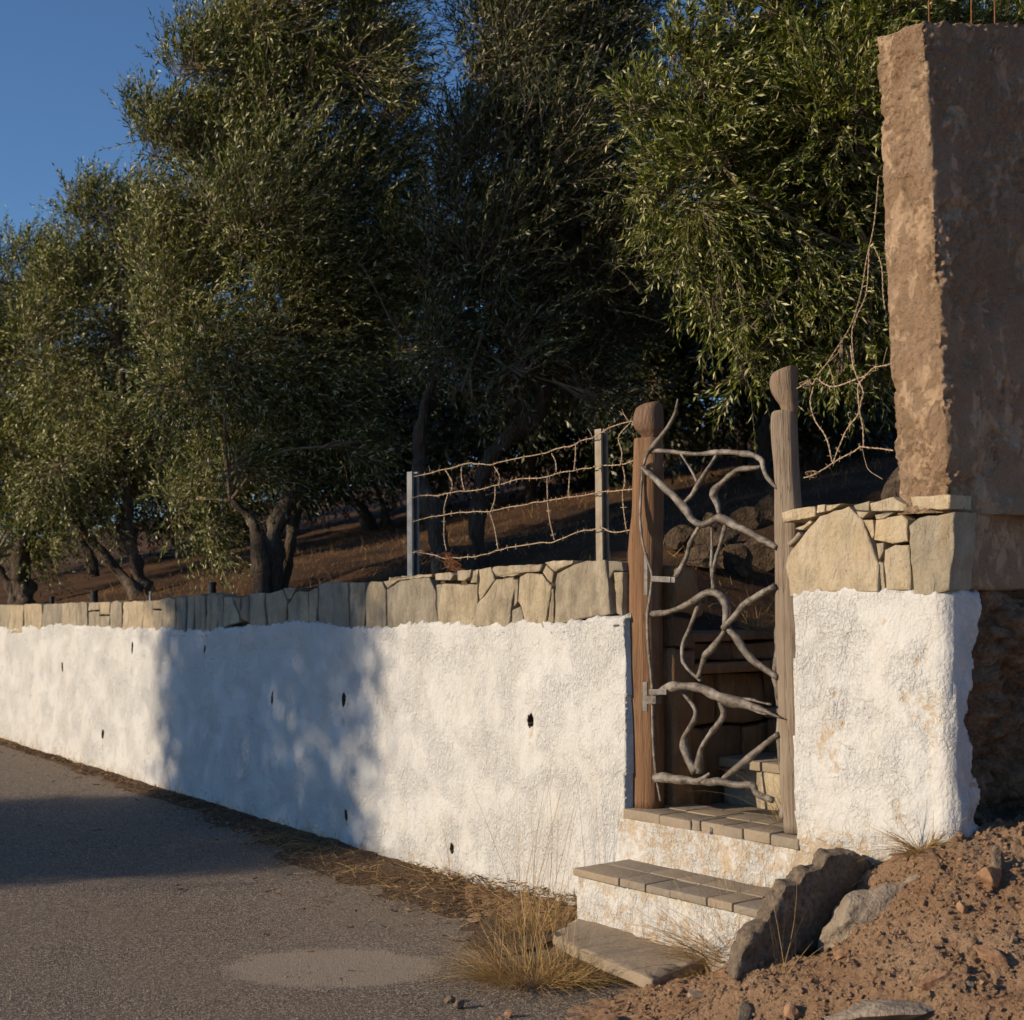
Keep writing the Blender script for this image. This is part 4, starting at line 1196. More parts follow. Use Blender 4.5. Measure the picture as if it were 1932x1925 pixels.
# rusty bundle of tie wire hanging on the lowest strand
mb = MB()
for k in range(26):
    x0 = 385 + random.uniform(0, 60); pts = []
    yy = 1045 + random.uniform(-15, 20)
    for j in range(5):
        pts.append((x0 + j * random.uniform(2, 26) + random.uniform(-14, 14), yy + j * 30 + random.uniform(-12, 12)))
    P = np.array([W(*(lambda q: (q[0], FO + random.uniform(-.03, .03), q[1]))(wpt(*cG(*p), FO))) for p in pts])
    Q = resample(P, 18); mb.add(*tube_geo(Q, np.full(18, 0.0013), 4, False))
o = link('wire_bundle', mb.mesh('wire_bundle'), MAT['rust'], None, W(wpt(*cG(440, 1150), FO)[0], FO, wpt(*cG(440, 1170), FO)[1]))
tag(o, 'rusty clump of tie wire hanging on the lowest fence strand', 'wire bundle')

# ------------------------------------------------------------------ concrete pillar
def build_pillar():
    pr = empty('concrete_pillar', W(wpt(1735, 940)[0], -0.3, PIER_STONE), 'tall crumbling ochre concrete pillar standing on the stone pier', 'pillar')
    zb = PIER_STONE - 0.05
    sL0, _ = wpt(1685, 935); sR0, _ = wpt(1783, 930)
    sL1, zl = wpt(1648, 66); sR1, zt = wpt(1735, 34)
    rdir = np.array([0.85, 0.527]); rdir /= np.linalg.norm(rdir)
    plan = []
    nz = 330; zz = np.linspace(zb, max(zl, zt) + 0.02, nz)
    def row(t):
        sl = sL0 + (sL1 - sL0) * t; sr = sR0 + (sR1 - sR0) * t
        a = np.array(W(sl, -0.03, 0))[:2]; b = np.array(W(sr, -0.03, 0))[:2]
        c = b + rdir * 0.74; d = a + rdir * 0.74
        return a, b, c, d
    nl, nr = 38, 90
    V = []; nper = 0
    for k, z in enumerate(zz):
        t = (z - PIER_STONE) / (zt - PIER_STONE)
        a, b, c, d = row(t)
        ring = [a + (b - a) * i / nl for i in range(nl)] + [b + (c - b) * i / nr for i in range(nr)] + [c + (d - c) * i / 12 for i in range(12)] + [d + (a - d) * i / 24 for i in range(24)]
        nper = len(ring)
        for i, p in enumerate(ring): V.append((p[0], p[1], z))
    V = np.array(V)
    n3 = V.reshape(nz, nper, 3)
    cen = n3[:, :, :2].mean(1, keepdims=True)
    # outward direction per column: normal of the side it lies on
    a, b, c, d = row(0.5)
    def nrm(p, q):
        e = q - p; m = np.array([e[1], -e[0]]); m /= np.linalg.norm(m)
        return m if m @ (p - (a + c) / 2) > 0 else -m
    ns = [nrm(a, b)] * nl + [nrm(b, c)] * nr + [nrm(c, d)] * 12 + [nrm(d, a)] * 24
    ns = np.array(ns)
    x, y, z = n3[..., 0], n3[..., 1], n3[..., 2]
    rel = 0.012 * noise(x * 4, y * 4, z * 2.5, 3) + 0.009 * fbm(x * 14, y * 14, z * 11, 4, 5) + 0.013 * np.clip(fbm(x * 42, y * 42, z * 40, 3, 9), -1, 1)
    skim = np.clip((fbm(x * 5, y * 5, z * 2.6, 3, 14) - 0.05) * 6, 0, 1)
    rel = rel * (1 - 0.55 * skim) + 0.009 * skim
    # edges are rounded and nibbled
    idx = np.arange(nper)
    dist = np.minimum.reduce([np.minimum(abs(idx - e), nper - abs(idx - e)) for e in (0, nl, nl + nr, nl + nr + 12)])
    ed = np.exp(-(dist / 1.6) ** 2)[None, :]
    rel = rel - ed * (0.004 + 0.008 * np.clip(fbm(x * 9, y * 9, z * 8, 3, 23), 0, 1))
    n3[..., :2] += rel[..., None] * ns[None]
    # crumbling foot
    foot = np.clip((PIER_STONE + 0.03 - z) / 0.06, 0, 1)
    n3[..., :2] += (foot * (0.02 + 0.03 * fbm(x * 14, y * 14, z * 10, 3, 3)))[..., None] * ns[None]
    # the top falls to the outer left corner; its right side rises a little
    topz = zt + 0.0 * x + 0.012 * fbm(x * 9, y * 9, 0, 3, 40)
    al = along(x, y) - sR1
    topz = topz - np.clip(al, 0, None) * ((zt - zl) / max(1e-3, (sL1 - sR1))) * 0.0
    topz = topz + np.clip((x - n3[0, nl, 0]) * 0.24, 0, 0.25)
    z2 = zb + (z - zb) / (zz[-1] - zb) * (topz - zb)
    n3[..., 2] = np.where(np.arange(nz)[:, None] > nz * 0.5, z * (1 - np.clip((np.arange(nz)[:, None] / nz - 0.5) * 2, 0, 1)) + z2 * np.clip((np.arange(nz)[:, None] / nz - 0.5) * 2, 0, 1), z)
    V = n3.reshape(-1, 3)
    I = np.arange(nz * nper).reshape(nz, nper)
    F = np.stack([I[:-1], np.roll(I, -1, 1)[:-1], np.roll(I, -1, 1)[1:], I[1:]], -1).reshape(-1, 4)
    F = [tuple(f) for f in F]
    c_top = len(V); V = np.vstack([V, V[-nper:].mean(0)])
    for i in range(nper): F.append((int(I[-1, i]), int(I[-1, (i + 1) % nper]), c_top))
    me = mesh_np('shaft', V, F)
    bm = bmesh.new(); bm.from_mesh(me); bmesh.ops.recalc_face_normals(bm, faces=bm.faces[:]); bm.to_mesh(me); bm.free()
    link('shaft', me, MAT['concrete'], pr)
    top = V[-1]
    for px, back in ((1752, 0.08), (1832, 0.22), (1876, 0.16)):
        p0 = np.array(W(sR1, -0.03, zt))
        q = ray(px, 30); Yb = p0[1] + back + (px - 1735) * 0.0006
        p = ypt(px, 34, Yb)
        P = np.array([(p[0], p[1], p[2] - 0.2), (p[0] + .004, p[1], p[2] + 0.2), (p[0] + .012, p[1], p[2] + 0.55), (p[0] + .03, p[1] + .01, p[2] + 0.8)])
        mb = MB(); mb.add(*tube_geo(resample(P, 20), np.full(20, 0.0032), 7)); link('rebar', mb.mesh('rebar'), MAT['rust'], pr)
build_pillar()

# rubble bank right of the pier, where the hill has been cut away
def bank():
    q = np.concatenate([np.arange(0.05, 1.2, 0.012), np.linspace(1.22, 5.5, 60)]); z = np.arange(0.2, 1.70, 0.012)
    Q, Z = np.meshgrid(q, z, indexing='ij')
    S = S_CORNER + 0.10 - 0.02 * Q + 0 * Z
    b = fbm(Q * 4, Z * 4, 0, 4, 50) * 0.09 + np.abs(fbm(Q * 9, Z * 12, 0, 4, 51)) * 0.085
    dm = np.clip((Q - 0.14) / 0.22, 0, 1)
    S = S - b * dm - 0.10 * np.clip((0.75 - Z), 0, 1) * dm
    P = WO + S[..., None] * WD - Q[..., None] * WN
    Zt = np.minimum(Z, hill_z(P[..., 0], P[..., 1]) + 0.02)
    I = np.arange(Q.size).reshape(Q.shape)
    F = np.stack([I[:-1, :-1], I[:-1, 1:], I[1:, 1:], I[1:, :-1]], -1).reshape(-1, 4)
    return mesh_np('earth_bank', np.concatenate([P, Zt[..., None]], -1).reshape(-1, 3), F)
o = link('earth_bank', bank(), MAT['bank']); tag(o, kind='structure')

# ------------------------------------------------------------------ rocks
def rock_mesh(name, size, seed, sub=3, amp=0.22, freq=1.9, facets=18):
    bm = bmesh.new(); bmesh.ops.create_icosphere(bm, subdivisions=sub, radius=1.0)
    rg = np.random.default_rng(seed)
    co = np.array([v.co for v in bm.verts])
    for _ in range(facets):           # planes that knock flats off the ball
        d = rg.normal(size=3); d /= np.linalg.norm(d); h = rg.uniform(.42, .80)
        k = co @ d; co = co - np.clip(k - h, 0, None)[:, None] * d[None]
    co *= (1 + amp * 0.35 * fbm(co[:, 0] * freq, co[:, 1] * freq, co[:, 2] * freq, 4, seed))[:, None]
    co *= np.array(size)[None]
    for v, c in zip(bm.verts, co): v.co = c
    me = bpy.data.meshes.new(name); bm.to_mesh(me); bm.free()
    return me
def rock(name, px, py, Y, size, mat, label, cat='rock', rot=0.0, tilt=0.0, seed=0, sub=3, group=None, sink=0.35):
    p = ypt(px, py, Y)
    g = gnd(p[0], p[1])
    me = rock_mesh(name, size, seed, sub)
    me.transform(Matrix.Rotation(rot, 4, 'Z') @ Matrix.Rotation(tilt, 4, 'Y'))
    o = link(name, me, mat); o.location = (p[0], p[1], g + size[2] * (1 - 2 * sink))
    return tag(o, label, cat, group)

def slab3d(name, pts, thick, mat, cuts, amp, freq, seed, label, cat, bev=0.0):
    """pts: 3D outline of one face; thick: vector to the other face"""
    pts = np.array(pts); th = np.array(thick); n = len(pts)
    V = np.vstack([pts, pts + th])
    F = [tuple(range(n)), tuple(range(2 * n - 1, n - 1, -1))] + [(i, n + i, n + (i + 1) % n, (i + 1) % n) for i in range(n)]
    mb = MB(); mb.add(V, F); me = mb.mesh(name, False)
    if bev: bevel_obj(me, bev, 1)
    rough_mesh(me, amp, freq, seed, cuts)
    b = pts.mean(0); b[2] = min(V[:, 2])
    o = link(name, me, mat, None, b)
    return tag(o, label, cat)
# broken chunk of dark concrete leaning on edge by the pier: its shaded face runs out from the wall
def chunk_pt(x, y, f=0.0):
    # vertical plane through two surveyed ground points
    a = np.array([1.47, 5.94]); b = np.array([0.90, 5.49])
    d = (b - a) / np.linalg.norm(b - a); nn = np.array([d[1], -d[0]])
    r = ray(x, y); t = (a @ nn) / (r[:2] @ nn)
    p = r[:2] * t
    return np.array([p[0], p[1], CAMZ + r[2] * t])
ck = [(225, 935), (275, 790), (330, 690), (420, 610), (435, 560), (505, 450), (530, 395), (610, 385), (640, 330), (740, 290), (790, 215), (900, 198), (990, 240), (1040, 320), (1042, 400), (1000, 480), (880, 610), (810, 740), (700, 800), (480, 880), (300, 950)]
cpts = [chunk_pt(*cJ(*p)) for p in ck]
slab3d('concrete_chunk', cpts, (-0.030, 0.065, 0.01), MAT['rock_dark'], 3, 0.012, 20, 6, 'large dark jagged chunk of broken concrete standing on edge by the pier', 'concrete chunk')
# pale boulder lying against the pier behind the dark chunk
me = rock_mesh('boulder', (0.30, 0.17, 0.15), 93, 5, 0.30, 2.6, 7)
rough_mesh(me, 0.012, 16, 8)
me.transform(Matrix.Rotation(math.radians(-12), 4, 'Z') @ Matrix.Rotation(math.radians(-40), 4, 'Y'))
for p in me.polygons: p.use_smooth = True
q = ypt(1668, 1728, 5.62)
o = link('boulder', me, MAT['rock']); o.location = tuple(q)
tag(o, 'pale grey boulder half buried in red earth behind the dark concrete chunk', 'boulder')
# loose paving slab in front of the step
sl = [zpt(*cK(720, 555), 0.115), zpt(*cK(800, 612), 0.110), zpt(*cK(1310, 828), 0.070), zpt(*cK(1500, 745), 0.095), zpt(*cK(1735, 655), 0.120), zpt(*cK(1560, 575), 0.13), zpt(*cK(1400, 505), 0.14), zpt(*cK(1100, 455), 0.14), zpt(*cK(960, 424), 0.14), zpt(*cK(900, 440), 0.135)]
slab3d('paving_slab', sl, (0.0, 0.0, -0.05), MAT['tile'], 3, 0.004, 16, 2, 'loose tilted grey paving slab lying before the white step', 'paving slab', 0.004)
rk = [('rock', *cK(1020, 950), 5.62, (.075, .06, .05), 'rock_red', 'fist sized reddish rock at the road edge below the paving slab', 4),
      ('flat_stone', *cK(1600, 895), 5.55, (.11, .075, .018), 'tile', 'flat grey stone flake lying in the dirt right of the paving slab', 5),
      ('rock', *cJ(560, 1050), 5.15, (.038, .04, .06), 'rock_red', 'upright pointed brown rock in the foreground dirt', 6),
      ('flat_boulder', *cJ(1170, 1050), 4.95, (.25, .11, .055), 'rock', 'broad pale boulder sunk into the earth at the bottom edge', 7),
      ('rock', *cJ(1740, 400), 5.4, (.075, .06, .07), 'rock_red', 'pale reddish rock high on the earth heap near the pier corner', 8),
      ('rock', *cJ(1720, 815), 5.05, (.075, .05, .035), 'rock_red', 'orange brown rock on the right side of the earth heap', 9),
      ('rock', *cJ(1430, 925), 5.0, (.09, .05, .04), 'rock_red', 'low brown rock above the broad pale boulder', 10),
      ('rock', *cJ(1600, 985), 4.95, (.04, .035, .035), 'rock', 'small pale rock right of the low brown rock', 11),
      ('rock', *cJ(850, 860), 5.4, (.04, .03, .03), 'rock_red', 'small brown rock in the dirt below the dark chunk', 12),
      ('rock', *cJ(290, 1060), 5.25, (.12, .05, .04), 'rock_dark', 'dark crusted clod at the bottom edge left of the pointed rock', 13),
      ('rock', *cK(1450, 855), 5.75, (.04, .035, .03), 'rock_red', 'small red rock beside the front corner of the paving slab', 14),
      ('rock', *cK(1745, 805), 5.8, (.06, .04, .035), 'rock_red', 'flat red rock at the foot of the dark chunk', 15),
      ('rock', *cK(115, 830), 5.98, (.032, .028, .028), 'rock_dark', 'small dark rock on the asphalt left of the grass tuft', 16),
      ('rock', *cK(165, 855), 5.9, (.036, .026, .022), 'rock_dark', 'flat dark rock on the asphalt beside another by the grass tuft', 17),
      ('rock', *cK(405, 955), 5.68, (.030, .026, .026), 'rock_red', 'small brown rock on the asphalt below the grass tuft', 18),
      ('rock', *cK(460, 910), 5.78, (.032, .024, .022), 'rock_red', 'brown rock tucked under the lower rim of the grass tuft', 19),
      ('rock', 752, 1896, 5.62, (.035, .025, .02), 'rock_red', 'small tan rock alone at the bottom edge of the road', 20),
      ('rock', *cJ(1780, 290), 5.45, (.035, .04, .08), 'rock_dark', 'narrow dark rock standing in the earth at the right edge', 21),
      ('rock', *cJ(455, 1105), 5.05, (.05, .03, .02), 'rock_red', 'flat brown rock at the bottom edge below the pointed rock', 22),
      ('rock', *cJ(1570, 500), 5.3, (.04, .03, .03), 'rock_red', 'brown clod halfway up the earth heap', 23)]
for nm, x, y, Y, sz, mt, lb, sd in rk:
    rock(nm, x, y, Y, sz, MAT[mt], lb, 'rock' if nm != 'flat_stone' else 'stone', rot=sd * 1.3, tilt=0.2 * math.sin(sd * 3), seed=sd, sub=3)
# boulders on the slope behind the gate
BL = ['uppermost boulder on the slope seen through the gate', 'boulder seen through the gate left of the twin branches', 'largest boulder seen through the gate by the grey post', 'boulder above the straw ledge seen through the gate', 'lowest left boulder above the side wall behind the gate', 'far boulder beside the grey post seen through the gate', 'boulder just right of the brown post seen through the gate']
for i, (x, y, Y, r) in enumerate([(1410, 1045, 10.0, .17), (1345, 1105, 9.3, .20), (1440, 1110, 9.0, .24), (1395, 1135, 8.7, .17), (1325, 1155, 8.6, .16), (1455, 1060, 10.2, .20), (1290, 1120, 9.4, .16)]):
    p = ypt(x, y, Y)
    me = rock_mesh('boulder', (r * .8, r * .65, r * .7), 60 + i, 3, 0.5, 2.5, 9)
    o = link('boulder', me, MAT['rock_brown']); o.location = (p[0], p[1], float(hill_z(p[0], p[1])) + r * .45)
    tag(o, BL[i], 'boulder', 'boulders behind the gate')

# ------------------------------------------------------------------ scattered grit (uncountable)
def scatter_stones(name, pts, sizes, mat, label, cat, tone=None):
    base = np.array([(1, 0, -.3), (-.5, .87, -.3), (-.5, -.87, -.3), (.3, .1, .75), (-.6, .2, .5), (0, -.6, .55), (.6, .7, .1)], float)
    tris = np.array([(0, 6, 3), (6, 1, 4), (6, 4, 3), (1, 2, 4), (2, 5, 4), (2, 0, 5), (0, 3, 5), (3, 4, 5), (0, 1, 6), (0, 2, 1)])
    n = len(pts); nb = len(base)
    ang = RNG.uniform(0, 6.28, n); c, s_ = np.cos(ang), np.sin(ang)
    B = base[None] * RNG.uniform(.6, 1.25, (n, nb, 1)) * np.array([1, .8, .7])[None, None] * sizes[:, None, None]
    X_ = B[..., 0] * c[:, None] - B[..., 1] * s_[:, None]; Y_ = B[..., 0] * s_[:, None] + B[..., 1] * c[:, None]
    V = np.stack([X_, Y_, B[..., 2]], -1) + pts[:, None]
    F = (tris[None] + (np.arange(n) * nb)[:, None, None]).reshape(-1, 3)
    me = mesh_np(name, V.reshape(-1, 3), F, False)
    o = link(name, me, mat); tag(o, label, cat, kind='stuff')
    return o
n = 15000
X_ = RNG.uniform(0.3, 2.2, n); Y_ = RNG.uniform(4.5, 6.4, n)
m = (outw(X_, Y_) > 0.02) | (along(X_, Y_) < S_CORNER)
m &= mound_z(X_, Y_) > 0.012
X_, Y_ = X_[m], Y_[m]; sz = np.exp(RNG.normal(-5.0, .55, len(X_))).clip(.0025, .026)
scatter_stones('dirt_clods', np.stack([X_, Y_, dirt_f(X_, Y_) + sz * .15], -1), sz, MAT['dirt'], 'loose clods of red earth over the heap', 'earth')
k = RNG.random(len(X_)) < 0.14
X2, Y2 = X_[k] + .02, Y_[k] - .015; sz = np.exp(RNG.normal(-5.1, .5, len(X2))).clip(.002, .02)
scatter_stones('pebbles', np.stack([X2, Y2, dirt_f(X2, Y2) + sz * .2], -1), sz, MAT['rock_red'], 'scattered pebbles on the earth heap', 'pebbles')
n = 2600
x_ = RNG.uniform(0, 1150, n); y_ = 1925 - np.abs(RNG.normal(0, 110, n))
pts = np.array([zpt(a, b, 0.0) for a, b in zip(x_, y_)])
pts = pts[outw(pts[:, 0], pts[:, 1]) > 0.05]
sz = np.exp(RNG.normal(-6.0, .55, len(pts))).clip(.0012, .011); pts[:, 2] = road_z(pts[:, 0], pts[:, 1]) + sz * .2 + .004
scatter_stones('road_grit', pts, sz, MAT['rock'], 'loose grit on the asphalt', 'gravel')

# ------------------------------------------------------------------ dry grass
def blades(roots, dirs, L, wd, bend, seg=5, tone=None, lean=None):
    """curved tapering strips; returns V, F, tone"""
    n = len(roots); t = np.linspace(0, 1, seg + 1)
    d = dirs / np.linalg.norm(dirs, axis=1)[:, None]
    side = np.cross(d, RNG.normal(size=(n, 3))); side /= np.linalg.norm(side, axis=1)[:, None] + 1e-9
    P = roots[:, None] + d[:, None] * (L[:, None] * t[None])[..., None] + bend[:, None] * (L[:, None] * t[None] ** 2)[..., None]
    w = wd[:, None] * (1 - 0.75 * t[None])
    V = np.stack([P - side[:, None] * w[..., None], P + side[:, None] * w[..., None]], 2)     # n,seg+1,2,3
    I = np.arange(n * (seg + 1) * 2).reshape(n, seg + 1, 2)
    F = np.stack([I[:, :-1, 0], I[:, :-1, 1], I[:, 1:, 1], I[:, 1:, 0]], -1).reshape(-1, 4)
    tn = np.repeat(RNG.random(n) if tone is None else tone, seg)
    return V.reshape(-1, 3), F, tn

def tuft(name, label, cx, cy, n, rad, h, tall, spread=0.55, curl=0.35, nstalk=0, hs=(.4, .75), lean=(0.0, 0.0)):
    z0 = gnd(cx, cy)
    a = RNG.uniform(0, 6.28, n); r = rad * np.sqrt(RNG.random(n))
    R = np.stack([cx + r * np.cos(a), cy + r * np.sin(a) * .8, np.zeros(n)], -1)
    R[:, 2] = np.maximum(road_z(R[:, 0], R[:, 1]), mound_z(R[:, 0], R[:, 1])) - .005
    D = np.stack([np.cos(a) * spread * RNG.uniform(.2, 1.6, n) + lean[0], np.sin(a) * spread * RNG.uniform(.2, 1.6, n) + lean[1], RNG.uniform(.6, 1.2, n)], -1)
    D += RNG.normal(0, .18, (n, 3))
    B = np.stack([np.cos(a), np.sin(a), -np.ones(n) * 1.1], -1) * curl * RNG.uniform(.1, 1.2, n)[:, None] + RNG.normal(0, .08, (n, 3))
    L = h * RNG.uniform(.35, 1.15, n)
    V, F, tn = blades(R, D, L, RNG.uniform(.0007, .0017, n), B, 6)
    if nstalk:
        a = RNG.uniform(0, 6.28, nstalk)
        R2 = np.stack([cx + rad * .75 * RNG.uniform(-1, 1, nstalk), cy + rad * .6 * RNG.uniform(-1, 1, nstalk), np.full(nstalk, z0)], -1)
        D2 = np.stack([RNG.normal(lean[0], .22, nstalk), RNG.normal(lean[1], .14, nstalk), np.ones(nstalk)], -1)
        B2 = np.stack([RNG.normal(.0, .10, nstalk), RNG.normal(0, .06, nstalk), RNG.uniform(-.15, 0, nstalk)], -1)
        V2, F2, t2 = blades(R2, D2, RNG.uniform(*hs, nstalk), RNG.uniform(.0010, .0018, nstalk), B2, 8)
        F = np.vstack([F, F2 + len(V)]); V = np.vstack([V, V2]); tn = np.concatenate([tn, t2 * .6 + .3])
    o = link(name, mesh_np(name, V, F, True, {'tone': tn}), MAT['straw'], None, (cx, cy, z0))
    o['kind'] = 'thing'
    del o['kind']
    return tag(o, label, 'grass tuft')
g1 = zpt(*cK(600, 800), 0.01)
tuft('grass_tuft', 'big dry yellow grass tuft at the road edge left of the paving slab', g1[0], g1[1], 1150, 0.24, 0.27, 0, 0.95, 0.5, 50, (.35, .70), (-.05, 0))
g1b = zpt(*cK(860, 790), 0.03)
tuft('grass_tuft', 'matted low dry grass along the left rim of the paving slab', g1b[0], g1b[1], 650, 0.14, 0.11, 0, 1.0, 0.5)
g1c = zpt(*cK(620, 560), 0.0)
tuft('grass_tuft', 'sparse tall straw stalks rising against the white wall', g1c[0], g1c[1], 240, 0.16, 0.24, 0, 0.5, 0.3, 34, (.55, .98), (.02, .04))
g2 = zpt(*cK(1790, 690), 0.10)
tuft('grass_tuft', 'dry grass tuft between paving slab and dark concrete chunk', g2[0], g2[1], 1000, 0.13, 0.40, 0, 0.55, 0.35, 22, (.3, .55), (-.38, -.05))
g2b = zpt(*cK(1650, 820), 0.06)
tuft('grass_tuft', 'matted dry grass along the right rim of the paving slab', g2b[0], g2b[1], 350, 0.09, 0.10, 0, 1.0, 0.5)
g5 = ypt(*cJ(520, 800), 5.45)
tuft('dry_weed', 'few long straw stalks bent across the dark concrete chunk', g5[0], g5[1], 10, 0.05, 0.2, 0, 0.4, 0.2, 9, (.3, .55), (.15, .05))
g3 = ypt(*cJ(1330, 285), 5.75)
tuft('grass_tuft', 'small dry grass tuft at the foot of the pier above the boulder', g3[0], g3[1], 260, 0.05, 0.20, 0, 0.9, 0.5, 3, (.2, .3), (-.25, -.2))
g4 = zpt(855, 1665, 0.01)
tuft('dry_weed', 'thin dry weed against the wall under the lowest drain hole', g4[0], g4[1] - .05, 40, 0.06, 0.18, 0, 0.5, 0.2, 9, (.25, .5), (-.05, .0))
for i, (x, y, Y) in enumerate([(345, 1492, 11.0), (645, 1590, 9.2), (590, 1575, 9.5), (700, 1625, 9.0)]):
    p = zpt(x, y, float(road_z(*(np.array(wpt(x, y)) * 0 + np.array(W(wpt(x, y)[0], 0.1, 0))[:2]))))
    s_here = wpt(x, y)[0]; q = W(s_here, 0.06, 0)
    tuft('dry_weed', ['dry weed with twiggy stems at the wall foot, farthest along the shade', 'lone dry weed at the wall foot right of the shade centre', 'dry weed at the wall foot in the middle of the shade', 'dry weed at the wall foot near the right rim of the shade'][i], q[0], q[1], 30, 0.04, 0.12, 0, 0.4, 0.2, 6, (.12, .30), (0, 0))
# grass bits inside the gate
g = W(-0.55, -0.42, SILL)
def inner_tuft(label, s, o_, z, n, h, lean):
    c_ = W(s, o_, z)
    a = RNG.uniform(0, 6.28, n)
    R = np.stack([c_[0] + .05 * np.cos(a), c_[1] + .05 * np.sin(a), np.full(n, z)], -1)
    D = np.stack([np.cos(a) * .4 + lean[0], np.sin(a) * .4 + lean[1], np.full(n, lean[2])], -1) + RNG.normal(0, .2, (n, 3))
    B = np.stack([np.cos(a) * .2, np.sin(a) * .2, -np.ones(n) * .4], -1)
    V, F, tn = blades(R, D, h * RNG.uniform(.4, 1.1, n), RNG.uniform(.0008, .0016, n), B, 6)
    o = link('grass_tuft', mesh_np('grass_tuft', V, F, True, {'tone': tn}), MAT['straw'], None, c_)
    tag(o, label, 'grass tuft')
inner_tuft('dry grass stems poking through the bottom of the branch gate', -0.62, -0.30, SILL - .02, 46, 0.55, (-.1, -.1, 1.0))
inner_tuft('straw lying on the upper ledge behind the gate', 0.20, -1.0, 1.47, 160, 0.30, (.2, 0, .35))
inner_tuft('straw hanging over the side wall deeper behind the gate', 0.22, -1.4, 1.47, 160, 0.30, (.2, 0, .35))

# leaf litter along the wall foot
def litter():
    n = 9000
    s = RNG.uniform(0.3, 9.5, n); wdt = np.interp(s, [0.3, 1.5, 3.0, 5.0, 9.5], [0.55, 0.55, 0.38, 0.18, 0.10])
    oo_ = np.abs(RNG.normal(0, 1, n)) * wdt * 0.5
    oo_ = np.where(RNG.random(n) < .05, oo_ * 5, oo_)
    keep = RNG.random(n) < np.interp(s, [0.3, 2.5, 5, 9.5], [1, 1, .6, .35]); s, oo_ = s[keep], oo_[keep]; n = len(s)
    P = WO + s[:, None] * WD + (oo_[:, None] + .01) * WN
    hz = np.clip(0.055 - oo_ * 0.10, 0.0, .06) * np.interp(s, [0, 3, 9], [1, .8, .4])
    R = np.stack([P[:, 0], P[:, 1], np.maximum(road_z(P[:, 0], P[:, 1]), mound_z(P[:, 0], P[:, 1])) + .006 + hz * RNG.uniform(.3, 1, n)], -1)
    a = RNG.uniform(0, 6.28, n)
    D = np.stack([np.cos(a), np.sin(a), RNG.normal(0, .25, n)], -1)
    V, F, tn = blades(R, D, RNG.uniform(.015, .06, n), RNG.uniform(.0015, .0055, n), RNG.normal(0, .2, (n, 3)), 2)
    o = link('leaf_litter', mesh_np('leaf_litter', V, F, True, {'tone': tn ** 1.5}), MAT['litter'])
    tag(o, 'dry leaf litter and twigs along the foot of the wall', 'leaf litter', kind='stuff')
    # the soil it lies on
    ss_ = np.linspace(0.2, 10, 240); tt_ = np.linspace(0, 1, 14)
    S, T_ = np.meshgrid(ss_, tt_, indexing='ij')
    Wd = np.interp(S, [0.2, 1.5, 3.0, 5.0, 10], [0.75, 0.62, 0.36, 0.20, 0.10]) * (1 + .45 * fbm(S * 2.2, T_ * 0, 0, 3, 3))
    O_ = T_ * Wd - .01
    P = WO + S[..., None] * WD + O_[..., None] * WN
    Z = road_z(P[..., 0], P[..., 1]) + (0.045 * (1 - T_) ** 1.5 + .010 * fbm(S * 14, T_ * 9, 0, 3, 2)) * np.interp(S, [0, 4, 10], [1, .8, .5]) + .012 - .035 * T_ ** 3
    I = np.arange(S.size).reshape(S.shape)
    F = np.stack([I[:-1, :-1], I[:-1, 1:], I[1:, 1:], I[1:, :-1]], -1).reshape(-1, 4)
    o = link('verge_soil', mesh_np('verge_soil', np.concatenate([P, Z[..., None]], -1).reshape(-1, 3), F), MAT['verge']); tag(o, kind='structure')
MAT['verge'] = m_simple('verge_soil', (0.055, 0.036, 0.022), (0.15, 0.095, 0.055), 40, 0.95, 1.0, 0.015)
litter()
n = 1500
sb = RNG.uniform(0.25, 3.4, n); ob = np.abs(RNG.normal(0, .30, n)) + .01
Pb = WO + sb[:, None] * WD + ob[:, None] * WN
Rb = np.stack([Pb[:, 0], Pb[:, 1], np.maximum(road_z(Pb[:, 0], Pb[:, 1]), mound_z(Pb[:, 0], Pb[:, 1])) + .02 + .03 * np.clip(.4 - ob, 0, 1)], -1)
ab = RNG.uniform(0, 6.28, n)
Vb, Fb, tb_ = blades(Rb, np.stack([np.cos(ab), np.sin(ab), RNG.uniform(-.05, .5, n)], -1), RNG.uniform(.05, .20, n), RNG.uniform(.0007, .0014, n), RNG.normal(0, .15, (n, 3)), 4)
o = link('loose_straw', mesh_np('loose_straw', Vb, Fb, True, {'tone': tb_}), MAT['straw']); tag(o, 'loose straw strewn over the litter along the wall foot', 'straw', kind='stuff')
s = RNG.uniform(0.3, 4.5, n); oo_ = np.abs(RNG.normal(0, .30, n))
P = WO + s[:, None] * WD + (oo_[:, None] + .02) * WN
sz = np.exp(RNG.normal(-5.4, .5, n)).clip(.002, .014)
scatter_stones('verge_grit', np.stack([P[:, 0], P[:, 1], road_z(P[:, 0], P[:, 1]) + .012 + .03 * np.clip(.5 - oo_, 0, 1)], -1), sz, MAT['rock'], 'grit mixed into the litter along the wall', 'gravel')
